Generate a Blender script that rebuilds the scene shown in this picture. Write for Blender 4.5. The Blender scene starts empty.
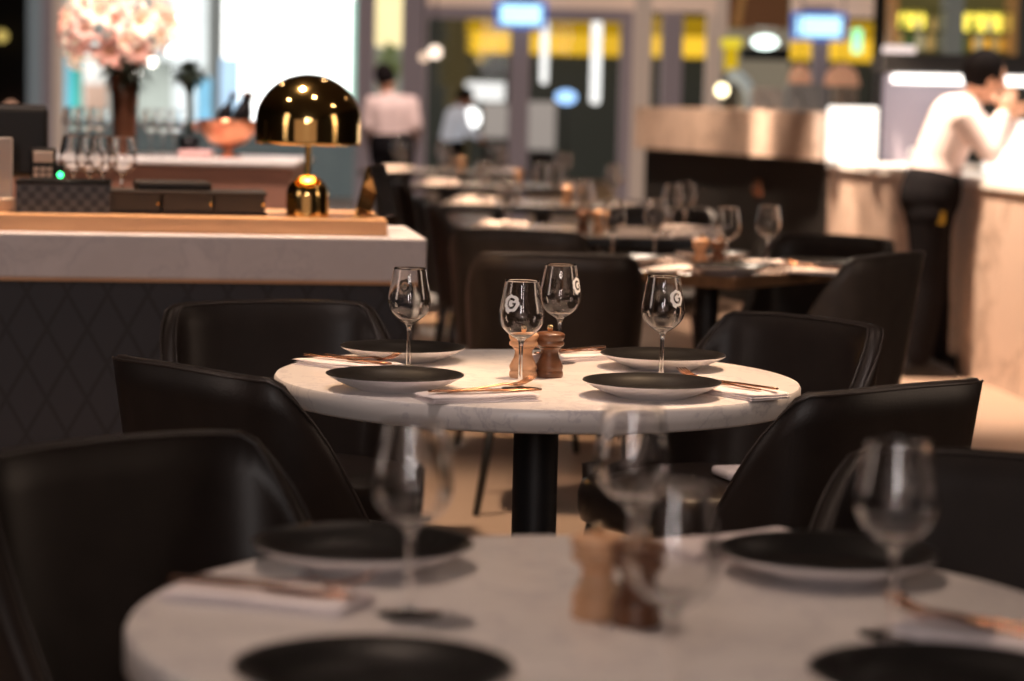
import bpy, bmesh, math, random
from mathutils import Vector, Matrix
R = math.radians
PI = math.pi
rnd = random.Random(7)
scn = bpy.context.scene
COL = scn.collection

# ------------------------------------------------------------------ camera geometry
F = 2480.0            # focal length in pixels of a 1024 x 681 frame
CAMZ = 1.28
PITCH = math.atan(244.5 / F)
CP, SP = math.cos(PITCH), math.sin(PITCH)

ROLL = math.radians(1.3)
_r0, _u0, _f0 = Vector((1, 0, 0)), Vector((0, SP, CP)), Vector((0, CP, -SP))
RV = _r0 * math.cos(ROLL) + _u0 * math.sin(ROLL)
UV = _u0 * math.cos(ROLL) - _r0 * math.sin(ROLL)

def ray(px, py):
    return _f0 + RV * ((px - 512.0) / F) - UV * ((py - 340.5) / F)

def gp(px, py, z):                       # point of a horizontal plane
    d = ray(px, py)
    t = (z - CAMZ) / d.z
    return Vector((d.x * t, d.y * t, z))

def at(px, py, y):                       # point of a vertical plane at depth y
    d = ray(px, py)
    t = y / d.y
    return Vector((d.x * t, y, CAMZ + d.z * t))

# ------------------------------------------------------------------ materials
def new_mat(name):
    m = bpy.data.materials.new(name)
    m.use_nodes = True
    nt = m.node_tree
    b = nt.nodes.get('Principled BSDF')
    return m, nt, b

def pm(name, col, rough=0.5, metal=0.0, var=0.0, scale=20, bump=0.0, bscale=200, spec=0.5, coat=0.0,
       emit=None, estr=0.0):
    m, nt, b = new_mat(name)
    b.inputs['Base Color'].default_value = (*col, 1)
    b.inputs['Roughness'].default_value = rough
    b.inputs['Metallic'].default_value = metal
    b.inputs['Specular IOR Level'].default_value = spec
    b.inputs['Coat Weight'].default_value = coat
    if emit:
        b.inputs['Emission Color'].default_value = (*emit, 1)
        b.inputs['Emission Strength'].default_value = estr
    tc = nt.nodes.new('ShaderNodeTexCoord')
    n = nt.nodes.new('ShaderNodeTexNoise')
    n.inputs['Scale'].default_value = scale
    n.inputs['Detail'].default_value = 4
    nt.links.new(tc.outputs['Object'], n.inputs['Vector'])
    cr = nt.nodes.new('ShaderNodeValToRGB')
    v = max(var, 0.02)
    cr.color_ramp.elements[0].position = 0.3
    cr.color_ramp.elements[1].position = 0.7
    cr.color_ramp.elements[0].color = (*[max(0, c * (1 - v)) for c in col], 1)
    cr.color_ramp.elements[1].color = (*[min(1, c * (1 + v)) for c in col], 1)
    nt.links.new(n.outputs['Fac'], cr.inputs['Fac'])
    nt.links.new(cr.outputs['Color'], b.inputs['Base Color'])
    if bump:
        n2 = nt.nodes.new('ShaderNodeTexNoise')
        n2.inputs['Scale'].default_value = bscale
        n2.inputs['Detail'].default_value = 3
        nt.links.new(tc.outputs['Object'], n2.inputs['Vector'])
        bp = nt.nodes.new('ShaderNodeBump')
        bp.inputs['Strength'].default_value = bump
        bp.inputs['Distance'].default_value = 0.002
        nt.links.new(n2.outputs['Fac'], bp.inputs['Height'])
        nt.links.new(bp.outputs['Normal'], b.inputs['Normal'])
    return m

def marble(name, base, vein, scale=3.0, rough=0.35):
    m, nt, b = new_mat(name)
    b.inputs['Roughness'].default_value = rough
    tc = nt.nodes.new('ShaderNodeTexCoord')
    n0 = nt.nodes.new('ShaderNodeTexNoise')
    n0.inputs['Scale'].default_value = scale * 1.3
    n0.inputs['Detail'].default_value = 6
    nt.links.new(tc.outputs['Object'], n0.inputs['Vector'])
    mx = nt.nodes.new('ShaderNodeMixRGB')
    mx.inputs['Fac'].default_value = 0.35
    nt.links.new(tc.outputs['Object'], mx.inputs['Color1'])
    nt.links.new(n0.outputs['Color'], mx.inputs['Color2'])
    n1 = nt.nodes.new('ShaderNodeTexNoise')
    n1.inputs['Scale'].default_value = scale * 2.2
    n1.inputs['Detail'].default_value = 8
    n1.inputs['Roughness'].default_value = 0.6
    nt.links.new(mx.outputs['Color'], n1.inputs['Vector'])
    cr = nt.nodes.new('ShaderNodeValToRGB')
    e = cr.color_ramp.elements
    e[0].position, e[0].color = 0.36, (*base, 1)
    e[1].position, e[1].color = 0.62, (*[c * 0.9 for c in base], 1)
    k = e.new(0.49); k.color = (*vein, 1)
    k = e.new(0.465); k.color = (*[c * 0.93 for c in base], 1)
    k = e.new(0.515); k.color = (*[c * 0.94 for c in base], 1)
    nt.links.new(n1.outputs['Fac'], cr.inputs['Fac'])
    nt.links.new(cr.outputs['Color'], b.inputs['Base Color'])
    return m

def wood(name, c1, c2, rough=0.4, scale=6.0):
    m, nt, b = new_mat(name)
    b.inputs['Roughness'].default_value = rough
    tc = nt.nodes.new('ShaderNodeTexCoord')
    mp = nt.nodes.new('ShaderNodeMapping')
    mp.inputs['Scale'].default_value = (1.0, 6.0, 6.0)
    nt.links.new(tc.outputs['Object'], mp.inputs['Vector'])
    n = nt.nodes.new('ShaderNodeTexNoise')
    n.inputs['Scale'].default_value = scale
    n.inputs['Detail'].default_value = 6
    nt.links.new(mp.outputs['Vector'], n.inputs['Vector'])
    cr = nt.nodes.new('ShaderNodeValToRGB')
    cr.color_ramp.elements[0].position = 0.3
    cr.color_ramp.elements[1].position = 0.7
    cr.color_ramp.elements[0].color = (*c1, 1)
    cr.color_ramp.elements[1].color = (*c2, 1)
    nt.links.new(n.outputs['Fac'], cr.inputs['Fac'])
    nt.links.new(cr.outputs['Color'], b.inputs['Base Color'])
    return m

def quilt(name):
    m, nt, b = new_mat(name)
    b.inputs['Roughness'].default_value = 0.55
    tc = nt.nodes.new('ShaderNodeTexCoord')
    sx = nt.nodes.new('ShaderNodeSeparateXYZ')
    nt.links.new(tc.outputs['Object'], sx.inputs[0])
    def math_n(op, a, bb=None):
        n = nt.nodes.new('ShaderNodeMath'); n.operation = op
        for i, v in enumerate((a, bb)):
            if v is None: continue
            if isinstance(v, (int, float)): n.inputs[i].default_value = v
            else: nt.links.new(v, n.inputs[i])
        return n.outputs[0]
    x = math_n('MULTIPLY', sx.outputs[0], 9.6)
    z = math_n('MULTIPLY', sx.outputs[2], 5.4)
    outs = []
    for op in ('ADD', 'SUBTRACT'):
        s = math_n(op, x, z)
        fr = math_n('FRACT', s)
        c = math_n('ABSOLUTE', math_n('SUBTRACT', fr, 0.5))
        outs.append(math_n('LESS_THAN', math_n('SUBTRACT', 0.5, c), 0.055))
    mxm = math_n('MAXIMUM', outs[0], outs[1])
    cr = nt.nodes.new('ShaderNodeValToRGB')
    cr.color_ramp.elements[0].color = (0.024, 0.023, 0.031, 1)
    cr.color_ramp.elements[1].color = (0.011, 0.0095, 0.012, 1)
    nt.links.new(mxm, cr.inputs['Fac'])
    nt.links.new(cr.outputs['Color'], b.inputs['Base Color'])
    return m

def thin_glass(name, tint=(1, 1, 1), lo=0.03, hi=0.75, power=3.0, rough=0.0):
    m = bpy.data.materials.new(name); m.use_nodes = True
    nt = m.node_tree; nt.nodes.clear()
    o = nt.nodes.new('ShaderNodeOutputMaterial')
    t = nt.nodes.new('ShaderNodeBsdfTransparent'); t.inputs[0].default_value = (*tint, 1)
    g = nt.nodes.new('ShaderNodeBsdfGlossy'); g.inputs['Roughness'].default_value = rough
    lw = nt.nodes.new('ShaderNodeLayerWeight'); lw.inputs['Blend'].default_value = 0.5
    p = nt.nodes.new('ShaderNodeMath'); p.operation = 'POWER'; p.inputs[1].default_value = power
    nt.links.new(lw.outputs['Facing'], p.inputs[0])
    mr = nt.nodes.new('ShaderNodeMapRange')
    mr.inputs['To Min'].default_value = lo; mr.inputs['To Max'].default_value = hi
    nt.links.new(p.outputs[0], mr.inputs['Value'])
    mix = nt.nodes.new('ShaderNodeMixShader')
    nt.links.new(mr.outputs[0], mix.inputs[0])
    nt.links.new(t.outputs[0], mix.inputs[1]); nt.links.new(g.outputs[0], mix.inputs[2])
    nt.links.new(mix.outputs[0], o.inputs[0])
    return m

def em(name, col, s, var=0.15, scale=2.0):
    m = bpy.data.materials.new(name); m.use_nodes = True
    nt = m.node_tree; nt.nodes.clear()
    o = nt.nodes.new('ShaderNodeOutputMaterial')
    e = nt.nodes.new('ShaderNodeEmission'); e.inputs[1].default_value = s
    tc = nt.nodes.new('ShaderNodeTexCoord')
    n = nt.nodes.new('ShaderNodeTexNoise'); n.inputs['Scale'].default_value = scale
    nt.links.new(tc.outputs['Object'], n.inputs['Vector'])
    cr = nt.nodes.new('ShaderNodeValToRGB')
    cr.color_ramp.elements[0].position = 0.3; cr.color_ramp.elements[1].position = 0.7
    cr.color_ramp.elements[0].color = (*[c * (1 - var) for c in col], 1)
    cr.color_ramp.elements[1].color = (*[c * (1 + var) for c in col], 1)
    nt.links.new(n.outputs['Fac'], cr.inputs['Fac'])
    nt.links.new(cr.outputs[0], e.inputs[0]); nt.links.new(e.outputs[0], o.inputs[0])
    return m

def refr(name, col=(1, 1, 1)):
    m, nt, b = new_mat(name)
    b.inputs['Base Color'].default_value = (*col, 1)
    b.inputs['Roughness'].default_value = 0.0
    b.inputs['IOR'].default_value = 1.5
    b.inputs['Transmission Weight'].default_value = 1.0
    return m

M = dict(
    leather=pm('leather', (0.021, 0.0142, 0.0118), 0.40, var=0.15, bump=0.2, bscale=350, spec=0.36),
    leather_lit_grey=pm('leather_lit_grey', (0.065, 0.052, 0.045), 0.45, var=0.15, bump=0.2, bscale=350),  # paler copy of the leather, light on the chair put into its colour
    piping=pm('piping', (0.045, 0.034, 0.03), 0.35, spec=0.6),
    darkleg=pm('dark_leg', (0.008, 0.007, 0.007), 0.4),
    marble=marble('table_marble', (0.74, 0.69, 0.67), (0.55, 0.51, 0.52), 3.5, 0.32),
    marble_desk=marble('desk_marble', (0.66, 0.60, 0.62), (0.55, 0.50, 0.53), 3.0, 0.4),
    stone=marble('counter_stone', (0.60, 0.44, 0.35), (0.36, 0.25, 0.19), 1.2, 0.4),
    black=pm('black_iron', (0.010, 0.010, 0.012), 0.42, bump=0.1),
    plate_top=pm('plate_glaze', (0.010, 0.009, 0.009), 0.33, spec=0.14),
    plate_under=pm('plate_underside', (0.78, 0.74, 0.74), 0.3),
    linen=pm('linen', (0.82, 0.74, 0.74), 0.85, var=0.04, bump=0.3, bscale=500),
    copper=pm('rose_gold', (0.50, 0.25, 0.15), 0.24, metal=1.0),
    gold=pm('polished_gold', (0.90, 0.60, 0.22), 0.09, metal=1.0),
    mill_light=wood('mill_beech', (0.56, 0.30, 0.16), (0.68, 0.40, 0.23), 0.4, 9),
    mill_dark=wood('mill_walnut', (0.10, 0.038, 0.018), (0.18, 0.075, 0.034), 0.32, 9),
    brass=pm('brass_knob', (0.75, 0.55, 0.35), 0.2, metal=1.0),
    bowl=refr('glass_bowl', (1, 0.99, 0.98)),
    bowl_thin=thin_glass('glass_bowl', (0.985, 0.985, 0.98), 0.045, 0.95, 3.3),
    bowl_far=refr('glass_bowl_far', (1, 0.99, 0.98)),
    stem=refr('glass_stem', (1, 0.985, 0.97)),
    emblem=pm('white_print', (0.85, 0.84, 0.82), 0.5, emit=(1, .97, .94), estr=0.02),
    quilt=quilt('quilted_navy'),
    oak=wood('desk_oak', (0.52, 0.27, 0.13), (0.66, 0.37, 0.19), 0.35, 4),
    woodedge=wood('table_wood', (0.16, 0.085, 0.045), (0.25, 0.14, 0.075), 0.3, 5),
    darktop=pm('dark_table_top', (0.055, 0.045, 0.045), 0.22),
    floor=None,
    ceiling=pm('ceiling_paint', (0.05, 0.042, 0.037), 0.9),
    wall_dark=pm('dark_wall', (0.012, 0.010, 0.009), 0.7),
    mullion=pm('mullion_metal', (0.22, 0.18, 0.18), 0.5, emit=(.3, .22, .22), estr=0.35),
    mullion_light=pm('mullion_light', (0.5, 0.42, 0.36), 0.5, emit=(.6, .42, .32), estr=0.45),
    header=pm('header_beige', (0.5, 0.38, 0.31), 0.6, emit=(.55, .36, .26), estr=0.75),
    pane=thin_glass('window_glass', (0.97, 0.98, 0.97), 0.003, 0.5, 4.0),
    shirt=pm('white_shirt', (0.72, 0.60, 0.58), 0.85, var=0.03, bump=0.2, bscale=60),
    trousers=pm('black_trousers', (0.006, 0.005, 0.006), 0.9, spec=0.1),
    skin=pm('skin', (0.62, 0.33, 0.21), 0.5),
    hair=pm('dark_hair', (0.006, 0.004, 0.004), 0.8, spec=0.08, bump=0.5, bscale=120),
    steel=pm('steel', (0.55, 0.55, 0.57), 0.3, metal=0.9),
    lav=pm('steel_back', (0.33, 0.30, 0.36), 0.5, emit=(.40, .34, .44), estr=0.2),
    bar_copper=pm('bar_copper', (0.44, 0.21, 0.14), 0.42, metal=0.35, var=0.12, scale=3),
    white=pm('white_top', (0.85, 0.80, 0.76), 0.4),
    bronze=pm('bronze_vase', (0.16, 0.065, 0.035), 0.22, metal=0.6),
    copper_bowl=pm('copper_bowl', (0.80, 0.33, 0.18), 0.28, metal=0.85),
    petal=pm('lily_petal', (0.86, 0.55, 0.47), 0.6, var=0.2, scale=12, emit=(1, .62, .48), estr=0.32),  # petals given emission in place of bright light falling on them
    leaf=pm('dark_leaf', (0.018, 0.030, 0.012), 0.5, var=0.3),
    plastic=pm('black_plastic', (0.010, 0.009, 0.010), 0.4, spec=0.2),
    plastic_grey=pm('grey_plastic', (0.35, 0.31, 0.29), 0.5),
    woven=None,
    ledgreen=em('led_green', (0.05, 1.0, 0.25), 6),
)

def floor_mat():
    m, nt, b = new_mat('floor_boards')
    b.inputs['Roughness'].default_value = 0.38
    tc = nt.nodes.new('ShaderNodeTexCoord')
    br = nt.nodes.new('ShaderNodeTexBrick')
    br.inputs['Scale'].default_value = 1.0
    br.inputs['Brick Width'].default_value = 1.2
    br.inputs['Row Height'].default_value = 0.6
    br.inputs['Mortar Size'].default_value = 0.003
    br.inputs['Color1'].default_value = (0.34, 0.235, 0.17, 1)
    br.inputs['Color2'].default_value = (0.31, 0.21, 0.155, 1)
    br.inputs['Mortar'].default_value = (0.25, 0.17, 0.12, 1)
    nt.links.new(tc.outputs['Object'], br.inputs['Vector'])
    nt.links.new(br.outputs['Color'], b.inputs['Base Color'])
    return m
M['floor'] = floor_mat()

def woven_mat():
    m, nt, b = new_mat('woven_black')
    b.inputs['Roughness'].default_value = 0.4
    tc = nt.nodes.new('ShaderNodeTexCoord')
    w = nt.nodes.new('ShaderNodeTexChecker')
    w.inputs['Scale'].default_value = 55
    w.inputs['Color1'].default_value = (0.05, 0.045, 0.05, 1)
    w.inputs['Color2'].default_value = (0.008, 0.008, 0.009, 1)
    nt.links.new(tc.outputs['Object'], w.inputs['Vector'])
    nt.links.new(w.outputs['Color'], b.inputs['Base Color'])
    return m
M['woven'] = woven_mat()

# ------------------------------------------------------------------ object helpers
def link(name, bm, mats, parent=None, smooth=True, loc=None, rotz=0.0, auto=None):
    me = bpy.data.meshes.new(name)
    bmesh.ops.recalc_face_normals(bm, faces=bm.faces)
    bm.to_mesh(me); bm.free()
    if not isinstance(mats, (list, tuple)): mats = [mats]
    for m in mats: me.materials.append(m)
    if smooth:
        for p in me.polygons: p.use_smooth = True
        if auto is not None:
            me.set_sharp_from_angle(angle=R(auto))
    o = bpy.data.objects.new(name, me)
    COL.objects.link(o)
    if parent: o.parent = parent
    if loc is not None: o.location = loc
    o.rotation_euler.z = rotz
    return o

def tag(o, label, cat, group=None, kind=None):
    o['label'] = label; o['category'] = cat
    if group: o['group'] = group
    if kind: o['kind'] = kind
    return o

def thing(name, label, cat, loc=(0, 0, 0), rotz=0.0, group=None):
    o = bpy.data.objects.new(name, None)
    o.empty_display_size = 0.05
    COL.objects.link(o)
    o.location = loc; o.rotation_euler = (0, 0, rotz)
    return tag(o, label, cat, group)

def dup(root, loc, rotz, label, group=None, cat=None):
    r = root.copy(); COL.objects.link(r)
    r.location = loc; r.rotation_euler = (root.rotation_euler.x, root.rotation_euler.y, rotz)
    r['label'] = label
    if group: r['group'] = group
    if cat: r['category'] = cat
    for ch in list(root.children):
        c = ch.copy(); COL.objects.link(c); c.parent = r
        for g in list(ch.children):
            d = g.copy(); COL.objects.link(d); d.parent = c
    return r

def struct(name, bm, mats, loc=None, rotz=0, smooth=False):
    o = link(name, bm, mats, None, smooth, loc, rotz)
    o['kind'] = 'structure'
    return o

def box(bm, x0, x1, y0, y1, z0, z1, bev=0.0, mi=0, seg=2):
    vs = [bm.verts.new((x, y, z)) for z in (z0, z1) for y in (y0, y1) for x in (x0, x1)]
    fs = [bm.faces.new([vs[i] for i in q]) for q in
          ((0, 2, 3, 1), (4, 5, 7, 6), (0, 1, 5, 4), (2, 6, 7, 3), (0, 4, 6, 2), (1, 3, 7, 5))]
    for f in fs: f.material_index = mi
    if bev:
        es = list({e for f in fs for e in f.edges})
        r = bmesh.ops.bevel(bm, geom=es, offset=bev, segments=seg, affect='EDGES', profile=0.5)
        for f in r['faces']: f.material_index = mi
    return bm

def bx(*a, **k):
    return box(bmesh.new(), *a, **k)

def lathe(bm, prof, n=48, mi=None, cap0=True, cap1=True, c=(0, 0, 0)):
    rings = []
    for r, z in prof:
        if r < 1e-5:
            rings.append([bm.verts.new((c[0], c[1], c[2] + z))])
        else:
            rings.append([bm.verts.new((c[0] + r * math.cos(2 * PI * i / n), c[1] + r * math.sin(2 * PI * i / n), c[2] + z)) for i in range(n)])
    for k in range(len(rings) - 1):
        a, b = rings[k], rings[k + 1]
        for i in range(n):
            j = (i + 1) % n
            if len(a) == 1 and len(b) == 1: continue
            if len(a) == 1: f = bm.faces.new((a[0], b[j], b[i]))
            elif len(b) == 1: f = bm.faces.new((a[i], a[j], b[0]))
            else: f = bm.faces.new((a[i], a[j], b[j], b[i]))
            if mi is not None: f.material_index = mi[k] if isinstance(mi, (list, tuple)) else mi
    if cap0 and len(rings[0]) > 1: bm.faces.new(rings[0][::-1])
    if cap1 and len(rings[-1]) > 1: bm.faces.new(rings[-1])
    return bm

def tube(bm, pts, rad, n=8, cap=True):
    pts = [Vector(p) for p in pts]
    rads = rad if isinstance(rad, (list, tuple)) else [rad] * len(pts)
    rings = []
    prev = None
    for i, p in enumerate(pts):
        t = (pts[min(i + 1, len(pts) - 1)] - pts[max(i - 1, 0)]).normalized()
        if prev is None:
            u = t.cross(Vector((0, 0, 1)))
            if u.length < 1e-3: u = t.cross(Vector((1, 0, 0)))
        else:
            u = prev - t * prev.dot(t)
        u.normalize(); prev = u
        v = t.cross(u)
        rings.append([bm.verts.new(p + rads[i] * (u * math.cos(2 * PI * k / n) + v * math.sin(2 * PI * k / n))) for k in range(n)])
    for a, b in zip(rings, rings[1:]):
        for k in range(n):
            j = (k + 1) % n
            bm.faces.new((a[k], a[j], b[j], b[k]))
    if cap:
        bm.faces.new(rings[0][::-1]); bm.faces.new(rings[-1])
    return bm

def grid_surface(bm, pts, mi=0, closed=False):
    vs = [[bm.verts.new(p) for p in row] for row in pts]
    for i in range(len(vs) - 1):
        m = len(vs[i])
        for j in range(m if closed else m - 1):
            f = bm.faces.new((vs[i][j], vs[i][(j + 1) % m], vs[i + 1][(j + 1) % m], vs[i + 1][j]))
            f.material_index = mi
    return vs

# ------------------------------------------------------------------ room shell
bm = bmesh.new(); box(bm, -9, 7, -8, 60, -0.1, 0.0)
struct('floor', bm, M['floor'])
bm = bmesh.new(); box(bm, -7, 5, -7, 24.3, 3.4, 3.5)
struct('ceiling', bm, M['ceiling'])
bm = bmesh.new(); box(bm, -7.2, -7, -7, 24.3, 0, 3.4)
struct('wall_left', bm, M['wall_dark'])
bm = bmesh.new(); box(bm, 5, 5.2, -7, 24.3, 0, 3.4)
struct('wall_right', bm, M['wall_dark'])

FY = 24.0            # glazed front of the restaurant
def fx(px): return at(px, 60, FY).x
# dark solid part of the back wall at the far left
bm = bmesh.new(); box(bm, -7, fx(26), FY, FY + 0.25, 0, 3.4)
struct('wall_back', bm, M['wall_dark'])
ntrim = [0]
def mull(x0, x1, mat, z0=0.0, z1=3.4, y0=-0.08, y1=0.12):
    ntrim[0] += 1
    bm = bmesh.new(); box(bm, fx(x0), fx(x1), FY + y0, FY + y1, z0, z1, 0.01)
    struct('trim_%d' % ntrim[0], bm, mat)
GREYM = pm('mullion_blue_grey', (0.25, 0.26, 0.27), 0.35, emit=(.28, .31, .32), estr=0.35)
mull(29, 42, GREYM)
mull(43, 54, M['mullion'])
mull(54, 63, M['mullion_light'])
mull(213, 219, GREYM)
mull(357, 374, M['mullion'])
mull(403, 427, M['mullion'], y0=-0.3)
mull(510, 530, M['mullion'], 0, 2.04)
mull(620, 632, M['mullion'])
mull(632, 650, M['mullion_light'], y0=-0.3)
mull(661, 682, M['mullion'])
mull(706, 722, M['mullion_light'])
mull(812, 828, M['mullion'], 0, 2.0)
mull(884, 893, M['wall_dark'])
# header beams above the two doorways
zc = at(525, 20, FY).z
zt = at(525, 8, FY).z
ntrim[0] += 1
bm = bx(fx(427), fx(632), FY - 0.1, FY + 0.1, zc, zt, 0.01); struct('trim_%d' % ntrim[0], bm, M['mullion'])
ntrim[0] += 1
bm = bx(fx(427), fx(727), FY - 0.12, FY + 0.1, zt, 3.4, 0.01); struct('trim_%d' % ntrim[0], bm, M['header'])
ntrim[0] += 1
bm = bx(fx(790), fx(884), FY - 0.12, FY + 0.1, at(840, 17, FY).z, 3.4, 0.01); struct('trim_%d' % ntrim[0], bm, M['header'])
# panes
npane = 0
for a, b, tz in ((63, 213, 3.4), (219, 357, 3.4), (374, 403, 3.4), (427, 510, zc), (530, 620, zc), (650, 661, zt), (682, 706, zt), (722, 812, zt), (828, 884, at(840, 17, FY).z)):
    npane += 1
    struct('window_%d' % npane, bx(fx(a), fx(b), FY + 0.0, FY + 0.012, 0.02, tz), M['pane'])

# ------------------------------------------------------------------ chairs
def chair_h(s):
    # rim height along the shell by arc length from the middle of the back
    if s < 0.222: return 0.800 - 0.006 * (s / 0.222) ** 2
    u = min(1.0, (s - 0.222) / 0.21)
    w = u * u * (3 - 2 * u)
    u2 = u ** 0.8
    w = 0.5 * w + 0.5 * min(1, u2)
    return 0.794 - (0.794 - 0.475) * w

def shell_points(off, nt=61, nz=10):
    n = 4.2; w, d = 0.256, 0.250
    raw = []
    A = 118
    for i in range(1201):
        a = R(-A + 2 * A * i / 1200)
        sx, cx = math.sin(a), math.cos(a)
        x = w * math.copysign(abs(sx) ** (2 / n), sx)
        y = -d * math.copysign(abs(cx) ** (2 / n), cx)
        raw.append(Vector((x, y)))
    L = [0.0]
    for p, q in zip(raw, raw[1:]): L.append(L[-1] + (q - p).length)
    tot = L[-1]
    pts, k = [], 0
    for i in range(nt):
        t = tot * i / (nt - 1)
        while k < len(L) - 2 and L[k + 1] < t: k += 1
        f = (t - L[k]) / max(1e-9, L[k + 1] - L[k])
        pts.append((raw[k].lerp(raw[k + 1], f), abs(t - tot / 2)))
    rows = []
    for i, (p, s) in enumerate(pts):
        q0 = pts[max(0, i - 1)][0]; q1 = pts[min(nt - 1, i + 1)][0]
        tg = (q1 - q0).normalized()
        nr = Vector((tg.y, -tg.x))          # outward
        h = chair_h(s)
        col = []
        zb = 0.37
        for j in range(nz):
            z = zb + (h - zb) * j / (nz - 1)
            sc = 0.86 + 0.28 * ((z - zb) / 0.45) ** 0.9 * (1.0 if True else 0)
            edge = 1.0
            pp = Vector((p.x * (0.93 + 0.13 * (z - zb) / 0.45), p.y * sc if p.y < 0 else p.y * 0.95))
            pp = pp + nr * off * edge
            col.append(Vector((pp.x, pp.y, z)))
        rows.append(col)
    return rows

def make_chair(label, leather, loc, rotz):
    t = thing('dining_chair', label, 'chair', loc, rotz, 'leather dining chairs')
    bm = bmesh.new()
    ro = shell_points(0.017); ri = shell_points(-0.017)
    full = []
    for a, b in zip(ro, ri):
        top = (a[-1] + b[-1]) / 2 + Vector((0, 0, 0.009))
        q1 = a[-1].lerp(top, 0.55) + Vector((0, 0, 0.0035)); q2 = b[-1].lerp(top, 0.55) + Vector((0, 0, 0.0035))
        full.append(a + [q1, top, q2] + b[::-1])
    vs = grid_surface(bm, full, closed=True)
    bm.faces.new(vs[0]); bm.faces.new(vs[-1][::-1])
    back_ = link('backrest', bm, leather, t)
    # seam along both edges of the rim
    bm = bmesh.new()
    tube(bm, [p[-1] + Vector((0, 0, 0.004)) for p in shell_points(0.0165)], 0.0022, 6)
    tube(bm, [p[-1] + Vector((0, 0, 0.004)) for p in shell_points(-0.0165)], 0.0022, 6)
    link('piping', bm, M['piping'], back_)
    # seat cushion
    bm = bmesh.new()
    prof = []
    for k in range(64):
        a = 2 * PI * k / 64
        n = 3.4
        x = 0.230 * math.copysign(abs(math.cos(a)) ** (2 / n), math.cos(a))
        y = 0.245 * math.copysign(abs(math.sin(a)) ** (2 / n), math.sin(a)) + 0.035
        prof.append((x, y))
    rings = []
    for sc, z in ((0.0, 0.365), (0.88, 0.365), (0.97, 0.375), (1.0, 0.40), (1.0, 0.435), (0.97, 0.458), (0.9, 0.468), (0.6, 0.474), (0.0, 0.476)):
        rings.append([Vector((x * sc, (y - 0.035) * sc + 0.035, z)) for x, y in prof])
    grid_surface(bm, rings, closed=True)
    bmesh.ops.remove_doubles(bm, verts=bm.verts, dist=1e-5)
    link('seat', bm, leather, t)
    for sx in (-1, 1):
        for sy in (-1, 1):
            bm = bmesh.new()
            tube(bm, [(sx * 0.17, 0.03 + sy * 0.17, 0.37), (sx * 0.225, 0.03 + sy * 0.22, 0.0)], [0.017, 0.011], 10)
            link('leg', bm, M['darkleg'], t)
    return t

MID = gp(537.5, 378, 0.75); MID = Vector((0.05, 4.70, 0))
NEAR = Vector((0.117, 2.49, 0))

def face(p, c): return math.atan2(c[1] - p[1], c[0] - p[0]) - PI / 2

def polar(c, ang, r): return Vector((c[0] + r * math.cos(R(ang)), c[1] + r * math.sin(R(ang)), 0))

proto_chair = None
def chair(c, ang, r, label, turn=0.0, leather='leather'):
    global proto_chair
    p = polar(c, ang, r)
    rz = face(p, c) + R(turn)
    if proto_chair is None:
        proto_chair = make_chair(label, M[leather], p, rz)
        return proto_chair
    o = dup(proto_chair, p, rz, label)
    if leather != 'leather':
        for ch in o.children:
            if ch.name.startswith(('backrest', 'seat')):
                ch.data = ch.data.copy(); ch.data.materials[0] = M[leather]
    return o

chair(MID, 212.5, 0.495, 'dark leather chair at the front left of the middle round table, back to the camera', 11)
chair(MID, 128.5, 0.81, 'dark leather chair at the back left of the middle table, before the quilted desk', -17)
chair(MID, 57, 0.735, 'dark leather chair at the back right of the middle table, before the square table', -17)
chair(MID, 326, 0.53, 'dark leather chair at the front right of the middle table, shown side on', -15)
chair(NEAR, 126, 0.79, 'blurred dark leather chair at the back left of the nearest table', 10)
chair(NEAR, 53, 0.785, 'blurred dark leather chair at the back right of the nearest table', 12)

# ------------------------------------------------------------------ tables
def round_table(c, label):
    t = thing('round_table', label, 'table', (c[0], c[1], 0))
    bm = bmesh.new()
    lathe(bm, [(0, 0.705), (0.488, 0.705), (0.496, 0.707), (0.5, 0.712), (0.5, 0.743), (0.497, 0.748), (0.491, 0.75), (0, 0.75)], 128)
    link('tabletop', bm, M['marble'], t, auto=40)
    bm = bmesh.new()
    lathe(bm, [(0.043, 0.02), (0.043, 0.69)], 32); link('pedestal', bm, M['black'], t, auto=40)
    bm = bmesh.new()
    lathe(bm, [(0, 0.69), (0.15, 0.69), (0.15, 0.705), (0, 0.705)], 40); link('mounting_plate', bm, M['black'], t, auto=40)
    bm = bmesh.new()
    lathe(bm, [(0, 0), (0.25, 0), (0.25, 0.01), (0.23, 0.016), (0.06, 0.024), (0, 0.024)], 48); link('base', bm, M['black'], t, auto=40)
    return t
round_table(MID, 'round marble topped table in focus on a black pedestal, laid for four')
round_table(NEAR, 'nearest round marble table, blurred, cut off by the bottom of the picture')

def square_table(x, y, rot, w, d, top, edge, label):
    t = thing('square_table', label, 'table', (x, y, 0), R(rot))
    bm = bmesh.new(); box(bm, -w / 2, w / 2, -d / 2, d / 2, 0.712, 0.75, 0.004, 0)
    for f in bm.faces: f.material_index = 0 if f.normal.z > 0.9 or f.calc_center_median().z > 0.749 else 1
    link('tabletop', bm, [top, edge], t, False)
    bm = bmesh.new(); lathe(bm, [(0.04, 0.02), (0.04, 0.71)], 24); link('pedestal', bm, M['black'], t, auto=40)
    bm = bmesh.new(); box(bm, -0.24, 0.24, -0.24, 0.24, 0, 0.02, 0.006); link('base', bm, M['black'], t, False)
    return t
T3 = (0.63, 8.04); T4 = (0.30, 9.95); T5 = (0.14, 12.4); T6 = (-0.10, 14.9); T7 = (-0.50, 17.4)
square_table(*T3, 52.3, 0.85, 0.75, pm('grey_brown_top', (0.26, 0.20, 0.18), 0.25), M['woodedge'], 'square wood edged table set cornerwise behind the middle table')
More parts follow.
